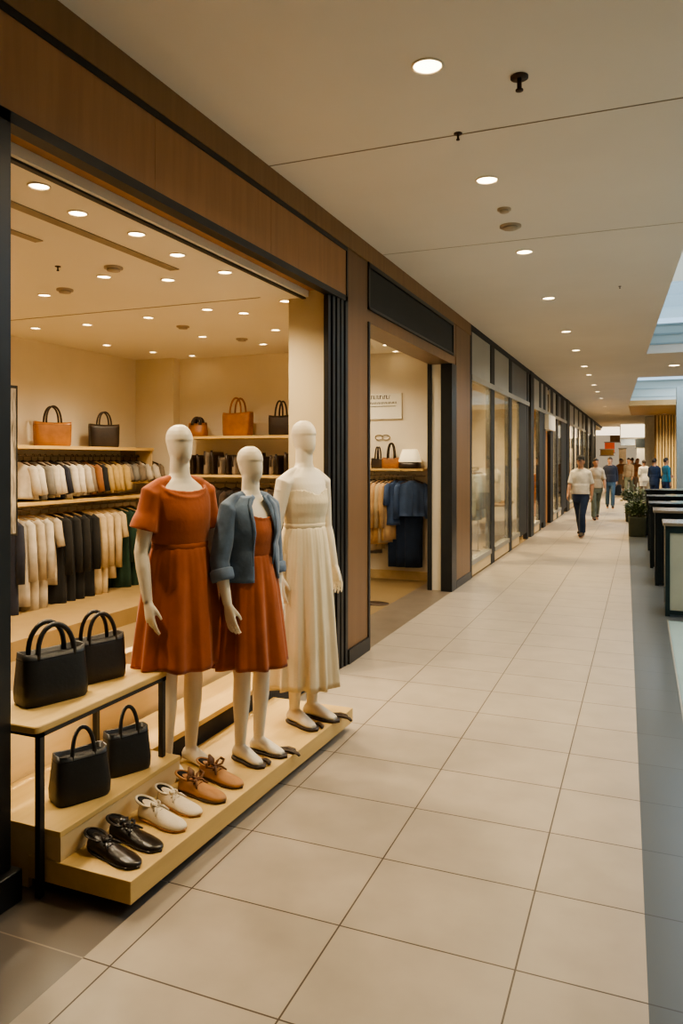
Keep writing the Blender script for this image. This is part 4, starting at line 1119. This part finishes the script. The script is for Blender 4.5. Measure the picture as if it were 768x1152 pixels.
for i, (c, k, ln, nm) in enumerate(s2set):
    px = [416, 421, 427, 432, 437, 441, 446, 453, 463][i]
    garment('hanging_garment', '%s in the second shop, %s from the left on its rail' % (nm, ORD[i]), (at(px, 540, Y=S2B - .2).x, S2B - .2, zr2 + .012), (1.0 if i < 7 else .35) + R.uniform(-.1, .1), k, ln, M[c], i, 'clothes on the second shop rail', 1., 'bronze')
for i, px in enumerate((447, 456, 466)):
    garment('hanging_trousers', 'dark navy trousers hanging behind the blue jackets, %s from the left' % ORD[i], (at(px, 540, Y=S2B - .12).x, S2B - .15, zr2 + .012), .3, 'pants', 1.12, M['midnight'], i, 'navy trousers in the second shop', 1.1, 'bronze')
mt_ = MB().loft([[(.17 * math.cos(2 * PI * i / 24), .12 * math.sin(2 * PI * i / 24), z) for i in range(24)] for z in (0, .006)]).build('floor_drain_cover', M['bronze'], None, loc=tuple(at(421, 679, Z=0.0)))
tag(mt_, 'dark oval cover on the floor of the second shop', 'floor cover')

# ------------------------------------------------------------------ glazed shopfronts beyond
def px_y(x): return at(x, 500, X=W).y


ZS, ZT, ZH = .24, 2.74, 3.42
struct(box('trim_10', M['mull'], W - .12, W + .01, 10.13, CORR_END, ZH, CE), 'dark top rail under the ceiling of the glazed shopfronts')
struct(box('wall_room', M['shopwall'], -6.2, -6.1, 10.15, CORR_END, 0, CE), 'cream back wall of the glazed shops')
struct(box('wall_room', M['shopwall'], -6.1, W - .3, 10.0, 10.1, 0, CE))
struct(box('floor_shop', M['shopfloor'], -6.1, W, 10.1, CORR_END, -.1, 0)); struct(box('ceiling_shop', M['shopceil'], -6.1, W - .05, 10.1, CORR_END, 3.3, 3.4))


def mullion(y0, y1, z0=0, z1=CE, d=.03): return struct(box('trim_10', M['mull'], W - .08, W + d, y0, y1, z0, z1))


def bay(idx, edges, kinds, zs=ZS, zt=ZT):
    """edges: mullion pixel spans; kinds per pane: g clear glass, d dark panel, o timber door, n none"""
    for (a, b, k) in kinds:
        ya, yb = px_y(a), px_y(b)
        if k == 'g':
            struct(box('window_%d' % idx, M['glass'] if idx == 2 else M['glass_far'], W - .014, W - .004, ya, yb, zs, zt), 'shop window pane')
            struct(box('wall_left', M['oak_face'], W - .1, W - .002, ya, yb, .02, zs - .07))
            struct(box('trim_10', M['rail'], W - .1, W + .012, ya, yb, zs - .07, zs))
        elif k == 'd':
            struct(box('trim_10', M['signgrey'], W - .05, W - .004, ya, yb, zs - .1, zt))
        elif k == 'o':
            struct(box('door_%d' % idx, M['orange_door'], W - .12, W - .08, ya, yb, 0.02, 2.35), 'warm timber shop door')
            struct(box('trim_10', M['white_panel'], W - .06, W + .10, ya - .1, yb + .1, 2.36, zt - .02), 'white sign panel over the timber door')
    for a, b, dk in edges: mullion(px_y(a), px_y(b), 0, CE if dk else ZH, .02 if dk else .003)


def transoms(spans, zt=ZT):
    for a, b, m in spans:
        struct(box('window_%d' % 9, M[m], W - .03, W - .005, px_y(a), px_y(b), zt + .08, ZH), 'frosted transom panel')
    struct(box('trim_10', M['rail'], W - .06, W + .012, px_y(spans[0][0]), px_y(spans[-1][1]), zt, zt + .08))


bay(2, [(528.5, 530.5, 0), (552, 556, 0), (572.5, 575.5, 0), (592.5, 594, 0), (596, 599.5, 1)], [(530, 552, 'g'), (556, 572.5, 'g'), (575, 584, 'g'), (584, 593, 'd')])
transoms([(530, 551.5, 'frost'), (553.5, 572.5, 'frost'), (574.5, 595, 'frost_dark')])
bay(3, [(606.5, 608.5, 0), (611, 613.5, 0), (619, 622, 0), (626, 627.5, 0), (631, 634, 0), (637, 640, 1)], [(600, 606.5, 'g'), (608.5, 611, 'd'), (613, 619.5, 'o'), (622, 626.5, 'g'), (627, 631, 'g'), (633, 637, 'd')])
transoms([(600, 607, 'frost'), (608, 616, 'frost'), (618, 625, 'frost'), (628, 637, 'frost_dark')])
bay(4, [(645, 646.2, 0), (650, 651.2, 0), (654.5, 656, 0), (658.5, 660.5, 1), (664, 666.5, 1), (668.5, 669.5, 1)], [(640, 645, 'g'), (646, 650, 'g'), (651, 655, 'g'), (655.5, 659, 'g'), (660, 664, 'g'), (666, 668.6, 'd')])
transoms([(640, 645, 'frost'), (646, 650, 'frost'), (651, 655, 'frost'), (656, 659, 'frost_dark'), (660, 664, 'frost'), (665, 669, 'frost_dark')])
# partition walls between the far shops
for yy in (px_y(598), px_y(638.5), px_y(659)): struct(box('wall_room', M['shopwall'], -6.1, W - .13, yy - .05, yy + .05, 0, 3.3))
for yy in (px_y(615), px_y(655)): struct(box('wall_room', M['orange_door'], -6.1, -2.9, yy - .05 + 1.5, yy + .05 + 1.5, 0, 3.3))
for y, e in ((11.4, 220), (14.2, 240), (17.2, 260), (19.5, 260), (22.3, 300), (25.5, 300), (28.5, 300), (32, 300), (36, 300), (42, 300)): spot((-2.95, y, 3.25), e * 2.2, (1, .74, .40), .1)

# contents of the glazed shop
def table(label, loc, rz, w, d, h, m):
    t = thing('table', label, 'table', loc, rz)
    box('tabletop', m, -w / 2, w / 2, -d / 2, d / 2, h - .04, h, t, .004)
    for sx in (-1, 1):
        for sy in (-1, 1): box('leg', m, sx * (w / 2 - .06) - .025, sx * (w / 2 - .06) + .025, sy * (d / 2 - .06) - .025, sy * (d / 2 - .06) + .025, 0, h - .04, t, .002)


table('dark wooden table behind the middle window of the glazed shop', (-2.95, 15.15, 0), .1, 1.0, 1.5, .76, M['fin_dark'])
table('tan wooden table deeper in the glazed shop', (-4.4, 13.2, 0), .1, 1.1, 1.4, .8, M['oak'])
bf = thing('bust_form', 'ivory torso form on a stand behind the glazed shop window', 'mannequin', (-2.58, 13.85, 0), .8)
b = MB(); b.loft([tring(z, 0) for z in (.84, .92, 1.0, 1.08, 1.16, 1.22, 1.27, 1.32, 1.38, 1.42, 1.45, 1.475, 1.5, 1.53)]); b.build('torso', M['mann'], bf)
MB().tube([(0, 0, 0.02), (0, 0, .85)], .018, 10).build('pole', M['bronze'], bf); MB().disc((0, 0, 0), .18, 24, .02).build('base', M['bronze'], bf)
ck = thing('clothes_rack', 'free standing clothes rack behind the first window of the glazed shop', 'clothes rack', (-2.72, 12.6, 0), .0)
MB().tube([(0, -.6, 0), (0, -.6, 1.5), (0, .6, 1.5), (0, .6, 0)], .014, 8, (1, 0, 0)).build('frame', M['steel'], ck)
for s in (-1, 1): MB().tube([(-.25, s * .6, .015), (.25, s * .6, .015)], .014, 8, (0, 1, 0)).build('foot', M['steel'], ck)
for i, (c, nm) in enumerate((('bluegrey_cloth', 'blue grey'), ('bluegrey_cloth', 'blue grey'), ('grey', 'grey'), ('taupe', 'taupe'), ('bluegrey_cloth', 'pale blue'), ('lightgrey', 'pale grey'), ('offwhite', 'white'))):
    garment('hanging_garment', '%s jacket on the free standing rack, %s from the front' % (nm, ORD[i]), (-2.72, 12.2 + i * .14, 1.50), R.uniform(-.1, .1), 'jacket', .8, M[c], i, 'jackets on the free standing rack', 1., 'bronze')
for i, (y, z) in enumerate(((12.6, 1.1), (12.6, 1.6), (12.6, 2.1))):
    tag(box('wall_shelf', M['oak'], -6.1, -5.75, 10.6, 15.6, z, z + .04), 'long shelf on the back wall of the glazed shop, %s' % ['lowest', 'middle', 'topmost'][i] + ' of three', 'shelf')
sp_ = tag(box('wall_panel', M['white_panel'], -6.09, -6.06, 13.6, 15.4, 2.3, 2.9), 'pale display panel high on the back wall of the glazed shop', 'panel')
for i, (y, c) in enumerate(((17.0, 'offwhite'), (17.35, 'white'), (17.7, 'offwhite'))):
    garment('hanging_garment', 'long white dress behind the narrow window past the dark pillar, %s from the front' % ORD[i], (-2.75, y, 1.75), .2, 'coat', 1.2, M[c], i, 'white dresses in the far window', 1., 'bronze')
wr_ = thing('clothes_rail', 'short rail holding white dresses in the far window', 'clothes rail'); MB().tube([(-2.75, 16.75, 1.735), (-2.75, 17.95, 1.735)], .012, 8).build('bar', M['steel'], wr_)
for yy in (16.75, 17.95): MB().tube([(-2.75, yy, 0), (-2.75, yy, 1.735)], .012, 8).build('post', M['steel'], wr_)
# warm ornaments in far windows
for i, (y, w_) in enumerate(((22.3, .5), (26.2, .6), (28.4, .5), (31.5, .6))):
    t = thing('display_cabinet', 'warm timber display cabinet in a far shop window, %s from the front' % ORD[i], 'cabinet', (-2.95, y, 0), 0, 'display cabinets in the far windows')
    box('case', M['orange_door'], -.25, .2, -w_, w_, 0, 1.2 + .3 * (i % 2), t, .01)
    for k in range(3): box('shelf', M['oak'], .2, .24, -w_ + .05, w_ - .05, .3 + .35 * k, .33 + .35 * k, t)

# ------------------------------------------------------------------ end of the concourse
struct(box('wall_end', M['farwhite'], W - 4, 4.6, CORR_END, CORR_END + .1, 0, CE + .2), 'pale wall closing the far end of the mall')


def far_box(name, label, cat, x0, x1, y0, y1, m, Y, dep=.2, frame=True):
    a = at(x0, y0, Y=Y); b = at(x1, y1, Y=Y)
    t = thing(name, label, cat)
    if name == 'notice_board': b.z = 0.0
    box('panel', M[m], a.x, b.x, Y, Y + dep, b.z, a.z, t)
    if frame: 
        fr_ = MB(); fr_.box(a.x - .04, b.x + .04, Y + .02, Y + dep, a.z, a.z + .05); fr_.box(a.x - .04, b.x + .04, Y + .02, Y + dep, b.z - .05, b.z); fr_.build('edge', M['rail'], t)


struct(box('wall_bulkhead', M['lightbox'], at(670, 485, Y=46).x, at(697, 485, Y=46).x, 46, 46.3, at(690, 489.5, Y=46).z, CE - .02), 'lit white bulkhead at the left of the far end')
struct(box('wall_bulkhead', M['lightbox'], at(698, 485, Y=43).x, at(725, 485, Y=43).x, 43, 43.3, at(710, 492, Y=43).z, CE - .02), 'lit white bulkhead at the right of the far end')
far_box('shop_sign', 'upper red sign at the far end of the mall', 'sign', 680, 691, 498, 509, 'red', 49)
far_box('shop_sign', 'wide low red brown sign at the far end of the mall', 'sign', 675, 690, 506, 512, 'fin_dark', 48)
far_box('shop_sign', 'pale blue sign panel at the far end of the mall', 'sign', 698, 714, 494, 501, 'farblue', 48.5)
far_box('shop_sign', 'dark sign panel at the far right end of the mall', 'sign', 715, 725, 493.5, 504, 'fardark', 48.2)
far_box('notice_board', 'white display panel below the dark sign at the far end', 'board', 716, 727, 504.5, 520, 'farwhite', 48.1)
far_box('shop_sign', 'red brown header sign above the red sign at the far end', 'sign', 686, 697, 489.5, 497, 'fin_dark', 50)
far_box('notice_board', 'brown display panel left of the far end signs', 'board', 696, 704, 505, 522, 'taupe', 48.7)
# facade with brass fins on the right
FY = 33.6
for i in range(7):
    x0 = at(738 + i * 3.4, 500, Y=FY).x; x1 = at(738 + i * 3.4 + 2.4, 500, Y=FY).x
    struct(box('pillar', M['fin'], x0, x1, FY, FY + .25, 0, CE - .03))
struct(box('wall_right', M['fin_dark'], at(736, 500, Y=FY).x, 4.5, FY + .2, FY + .4, 0, CE - .03), 'brass finned facade on the right')
struct(box('pillar', M['greycol'], at(725, 500, Y=FY + 2).x, at(737, 500, Y=FY + 2).x, FY + 2, FY + 2.5, 0, CE), 'grey pillar left of the brass facade')
struct(box('pillar', M['bluegrey'], at(761, 500, Y=21).x, at(761, 500, Y=21).x + .5, 21, 21.45, 0, CE), 'blue grey pillar at the right edge')

# ------------------------------------------------------------------ counters on the right
cdef = [(748, 588, 'nearest black framed counter with a pale glass front panel'), (736.5, 574, 'second black framed counter from the front, right of the walkway'), (731, 566, 'third black framed counter from the front, right of the walkway'),
        (728.5, 558, 'fourth black framed counter from the front, right of the walkway'), (726.5, 551, 'farthest black framed counter, nearest the planter')]
CZ = .98
for i, (x, y, lb) in enumerate(cdef):
    p = at(x, y, Z=CZ)
    t = thing('display_counter', lb, 'counter', (p.x, p.y, 0), 0, 'black framed counters right of the walkway')
    Wd = 1.5; D = .62 if i else .5; m = M['counter_teal'] if i == 0 else M['counter']
    ft = .045
    f = MB()
    for yy in (0, D - ft):
        f.box(0, ft, yy, yy + ft, 0, CZ - .035); f.box(Wd - ft, Wd, yy, yy + ft, 0, CZ - .035); f.box(ft, Wd - ft, yy, yy + ft, .02, .02 + ft); f.box(ft, Wd - ft, yy, yy + ft, CZ - .035 - ft * 1.6, CZ - .035)
    for xx in (0, Wd - ft): f.box(xx, xx + ft, ft, D - ft, .02, .02 + ft); f.box(xx, xx + ft, ft, D - ft, CZ - .035 - ft, CZ - .035)
    f.build('frame', m, t)
    box('countertop', M['counter_top'] if i in (0, 1) else M['counter'], -.02, Wd + .02, -.02, D + .02, CZ - .034, CZ, t, .004)
    box('front_panel', M['counter_panel'] if i == 0 else M['counter'], ft, Wd - ft, .012, .022, .02 + ft, CZ - .035 - ft * 1.6, t)
    if i > 1: box('glass_top', mat('pale_glass_top', (.30, .40, .40), .15, var=.06), .30, Wd - .02, .05, D - .05, CZ + .0005, CZ + .012, t)
    box('side_panel', M['counter'], .004, .014, ft, D - ft, .07, CZ - .08, t)
gb = thing('glass_box', 'clear glass box standing on the farther counters', 'display case'); p = at(757, 545, Z=CZ)
q_ = at(728.5, 558, Z=CZ); box('case', M['glass_far'], p.x, p.x + .5, q_.y + .1, q_.y + .38, CZ + .013, CZ + .22, gb); box('lid', M['farwhite'], p.x - .01, p.x + .51, q_.y + .09, q_.y + .39, CZ + .22, CZ + .235, gb)

# planters
def planter(label, loc, w, d, h, fh, n, seed):
    rr = random.Random(seed); t = thing('planter', label, 'planter', loc)
    b = MB(); b.loft([sring(0, 0, z, w / 2 * k, d / 2 * k, 32, 12) for z, k in ((0, .92), (.02, .94), (h - .03, 1), (h, 1.02), (h, .94), (h - .06, .93))]).build('pot', M['pot'], t)
    st = MB()
    for i in range(12):
        x, y = rr.uniform(-.3, .3) * w, rr.uniform(-.3, .3) * d
        st.tube([(x, y, h - .06), (x * 1.2, y * 1.2, h + fh * .4), (x * 1.6, y * 1.6, h + fh * .8)], [.008, .006, .003], 6)
    st.build('stem', M['pot'], t)
    lf = MB()
    for i in range(n):
        th = rr.uniform(0, 2 * PI); ph = rr.uniform(0, PI); r = rr.random() ** .5
        c = Vector((w * .62 * r * math.cos(th), d * .62 * r * math.sin(th), h - .02 + fh * (.15 + .85 * rr.random() * (1 - .5 * r))))
        dv = Vector((math.cos(th) + rr.uniform(-.6, .6), math.sin(th) + rr.uniform(-.6, .6), rr.uniform(-.2, .9))).normalized(); s = dv.cross(Vector((rr.uniform(-.4, .4), rr.uniform(-.4, .4), 1))).normalized()
        l = rr.uniform(.07, .13); up = s.cross(dv) * .012
        lf.add([c, c + dv * l * .5 + s * l * .24 + up, c + dv * l, c + dv * l * .5 - s * l * .24 + up], [(0, 1, 2, 3)], True)
    lf.build('foliage', M['leaf'], t)


p = at(718, 602, Z=0); planter('olive green planter box with bushy plants before the counters', (p.x - .02, p.y, 0), .36, .9, .42, .36, 420, 4)
p = at(715, 588, Z=0); planter('second leafy planter behind the olive planter', (p.x - .02, p.y + .6, 0), .5, .9, .45, .5, 420, 9)

# ------------------------------------------------------------------ people
def make_person(label, px, py, hgt, rz, top, bottom, hair, pose, male=True, sleeve=1.0, cap=None, skirt=None, long_hair=False, coat=False, shoe='blackcloth', extra=None, turn=0., tee_hem=.90):
    p = at(px, py, Z=0); t = thing('person', label, 'person', (p.x, p.y, 0), rz); s = hgt / 1.75; t.scale = (s, s, s)
    tab = TORSO_M if male else TORSO
    P = limbs(pose); b = MB(); add_torso(b, tab)
    low = min(P['l'][5].z, P['r'][5].z)
    for nm, sg_ in (('l', 1), ('r', -1)):
        sh, el, wr, hp, kn, an = P[nm]
        b.ellipsoid(sh + Vector((-.012 * sg_, 0, 0)), (.058, .055, .055), 12, 8); add_arm(b, sh, el, wr, .002, 1, sg_); add_hand(b, el, wr, sg_, .6)
        add_leg(b, hp, kn, an)
        add_foot(b, Vector((an.x, an.y, an.z)), 0)
    add_head(b, 'person', turn)
    b.build('body', M['skin'], t, remesh=.0095, smooth_it=2)
    rt = Matrix.Rotation(turn, 3, 'Z')
    ey = MB()
    for sg_ in (-1, 1): ey.ellipsoid(rt @ Vector((sg_ * .028, -.086, 1.635)), (.011, .008, .007), 8, 6)
    ey.build('eyes', M['eye'], t)
    # shirt or jacket
    b = MB(); zs = [tee_hem, .94, .98, 1.04, 1.08, 1.12, 1.16, 1.22, 1.27, 1.32, 1.38, 1.42, 1.44, 1.455]
    if coat: zs = [.62, .70, .78, .84] + zs
    b.loft([tring(z, .014 + (.018 if z < 1.15 else 0), 28, tab) for z in sorted(set(zs))])
    b.tube([(0, .0, 1.44), (0, .002, 1.475)], [(.085, .078), (.07, .066)], 16)
    for nm, sg_ in (('l', 1), ('r', -1)):
        sh, el, wr = P[nm][:3]
        b.tube([(.04 * sg_, .004, 1.455), (.10 * sg_, .004, 1.43), sh + Vector((-.01 * sg_, 0, .004)), sh.lerp(el, .25)], [(.034, .05), (.044, .06), (.058, .062), (.06, .062)], 14, (0, 1, 0)); add_arm(b, sh, el, wr, .014, sleeve if sleeve < 1 else .96, sg_)
    b.build('shirt' if not coat else 'coat', M[top], t, remesh=.013, smooth_it=2)
    if skirt:
        MB().loft(hem_in(skirt_mesh(1.03, skirt, (.16, .13), (.22, .22), 8, .04, 48, 10))).build('skirt', M[bottom], t)
    else:
        b = MB(); b.loft([tring(z, .022, 24, tab) for z in (.76, .80, .84, .88, .92, .96, 1.0, 1.04)])
        for nm, sg_ in (('l', 1), ('r', -1)): add_leg(b, *P[nm][3:], .017, .02)
        b.build('trousers', M[bottom], t, remesh=.013, smooth_it=2)
    for nm, sg_ in (('l', 1), ('r', -1)):
        an = P[nm][5]
        b = MB(); b.tube([(0, .06, .036), (0, .03, .048), (0, -.02, .056), (0, -.08, .044), (0, -.14, .03), (0, -.195, .022)], [(.030, .028), (.040, .046), (.043, .054), (.047, .040), (.045, .028), (.028, .018)], 12)
        dz = an.z - .075
        b.build('shoe', M[shoe], t, loc=(an.x, an.y, max(0, dz) - .002 * 0))
    b = MB(); n = 20; rings = []
    for z, k in ((1.60, 1.04), (1.64, 1.07), (1.68, 1.09), (1.715, 1.06), (1.745, .85), (1.762, .35)):
        rx, rf, rb = interp([(1.60, .069, .05, .092), (1.64, .073, .06, .098), (1.68, .074, .078, .098), (1.715, .064, .075, .085), (1.745, .045, .05, .06), (1.762, .03, .03, .04)], z)
        rings.append([rt @ Vector((rx * k * math.cos(2 * PI * i / n), (-(rf) * k * math.sin(2 * PI * i / n) * (1 if z > 1.66 else .2) if i < n / 2 else -rb * k * math.sin(2 * PI * i / n)), z)) for i in range(n)])
    b.loft(rings)
    if long_hair:
        b.tube([rt @ Vector((0, .06, 1.70)), rt @ Vector((0, .085, 1.60)), rt @ Vector((0, .095, 1.50)), rt @ Vector((0, .10, 1.40))], [(.07, .05), (.085, .05), (.085, .045), (.06, .03)], 14)
    b.build('hair', M[hair], t)
    if cap:
        b = MB(); b.loft([[rt @ Vector((.083 * k * math.cos(2 * PI * i / n), -.103 * k * math.sin(2 * PI * i / n), z)) for i in range(n)] for z, k in ((1.675, 1.0), (1.70, 1.02), (1.735, .92), (1.765, .62), (1.775, .2))])
        b.tube([rt @ Vector((0, -.085, 1.685)), rt @ Vector((0, -.13, 1.683)), rt @ Vector((0, -.175, 1.672))], [(.075, .006), (.07, .006), (.045, .004)], 14)
        b.build('cap', M[cap], t)
    if extra: extra(t, P)
    return t


def walk(a):
    """a: stride amount, left leg forward for positive"""
    return dict(kn_l=(-.01, -.16 * a, -.37), an_l=(-.0, .02 if a > 0 else .16, -.385 if a > 0 else -.345), kn_r=(.01, .12 * a, -.385), an_r=(.0, .17 if a > 0 else .0, -.35 if a > 0 else -.385),
                el_l=(.05, .09 * a, -.26), wr_l=(.0, -.07 + .03 * a, -.225), el_r=(-.05, -.07 * a, -.265), wr_r=(0, -.12, -.205))


make_person('person in cream tee, navy trousers and black cap walking ahead of the others', 653, 604, 1.70, math.radians(-12), 'offwhite', 'midnight', 'hair_dark', walk(1), True, .48, 'blackcloth', shoe='darkbrown', tee_hem=.93)


def shoulder_bag(t, P):
    wr = P['l'][2]
    b = MB(); b.loft([sring(wr.x + .03, wr.y, z, w, .05, 16, 4) for z, w in ((wr.z - .45, .10), (wr.z - .42, .13), (wr.z - .12, .12), (wr.z - .09, .10))]); b.build('carried_bag', M['blackcloth'], t)


make_person('person in grey green trousers half hidden behind the person in the cream tee', 670, 585, 1.66, math.radians(15), 'greige', 'sage', 'hair_dark', walk(-.8), False, .5, shoe='darkbrown')
make_person('person in a navy jacket and blue jeans walking in mid concourse', 686, 572, 1.70, math.radians(5), 'navy', 'jeans', 'hair_dark', walk(.7), True, 1, extra=shoulder_bag)
make_person('distant person in a brown top and long dark skirt beside the navy jacket', 698.5, 557, 1.66, math.radians(8), 'brown', 'taupe', 'hair_dark', walk(.4), False, 1., skirt=.35)
make_person('distant person in a grey green outfit walking left of the planter', 707, 560, 1.68, math.radians(-20), 'taupe', 'sage', 'hair_dark', walk(-.9), True, 1.)
make_person('distant person with auburn hair in a rust top', 717, 558, 1.66, math.radians(20), 'brown', 'taupe', 'hair_red', walk(.5), False, 1., long_hair=True)
make_person('distant person in a white coat with arms bent, left of the dark coated person', 724, 563, 1.60, math.radians(200), 'offwhite', 'taupe', 'hair_dark', dict(walk(.5), wr_l=(-.04, -.18, -.10), wr_r=(.04, -.18, -.10)), False, 1., coat=True)
make_person('person in dark navy leaning by the farthest counter', 736, 570, 1.66, math.radians(150), 'midnight', 'midnight', 'hair_dark', dict(wr_l=(-.03, -.19, -.08), wr_r=(.03, -.19, -.08)), True, 1.)
make_person('person in a teal blue top standing right of the dark navy person', 749, 571, 1.68, math.radians(120), 'teal', 'midnight', 'hair_dark', dict(el_l=(.07, -.1, -.24), wr_l=(.02, -.22, -.05)), False, 1.)
make_person('distant person behind the auburn haired person', 711, 552, 1.70, math.radians(170), 'grey', 'midnight', 'hair_dark', walk(.6), True, 1.)
make_person('tall dark haired person behind the teal top at the far right', 741, 557, 1.80, math.radians(40), 'darkbrown', 'midnight', 'hair_dark', walk(.3), True, 1.)

# ------------------------------------------------------------------ light
w = bpy.data.worlds.new('sky'); scene.world = w; w.use_nodes = True
N = w.node_tree.nodes; L = w.node_tree.links; bg = N['Background']
tc = N.new('ShaderNodeTexCoord'); nz = N.new('ShaderNodeTexNoise'); nz.inputs['Scale'].default_value = 2.2; nz.inputs['Detail'].default_value = 5
rp = N.new('ShaderNodeValToRGB'); rp.color_ramp.elements[0].position = .5; rp.color_ramp.elements[1].position = .72
rp.color_ramp.elements[0].color = (.56, .78, 1., 1); rp.color_ramp.elements[1].color = (.95, .95, .95, 1)
L.new(tc.outputs['Generated'], nz.inputs['Vector']); L.new(nz.outputs['Fac'], rp.inputs['Fac']); L.new(rp.outputs['Color'], bg.inputs['Color'])
bg.inputs['Strength'].default_value = .95
area((2.0, 8.0, CE + .5), 170, 2.6, 8, (.75, .88, 1.))
area((1.8, (e3.y + e4.y) / 2, CE + .8), 300, 2.6, 8, (.8, .9, 1.))

scene.view_settings.view_transform = 'AgX'
scene.view_settings.look = 'AgX - Medium High Contrast'
scene.view_settings.exposure = 0.47
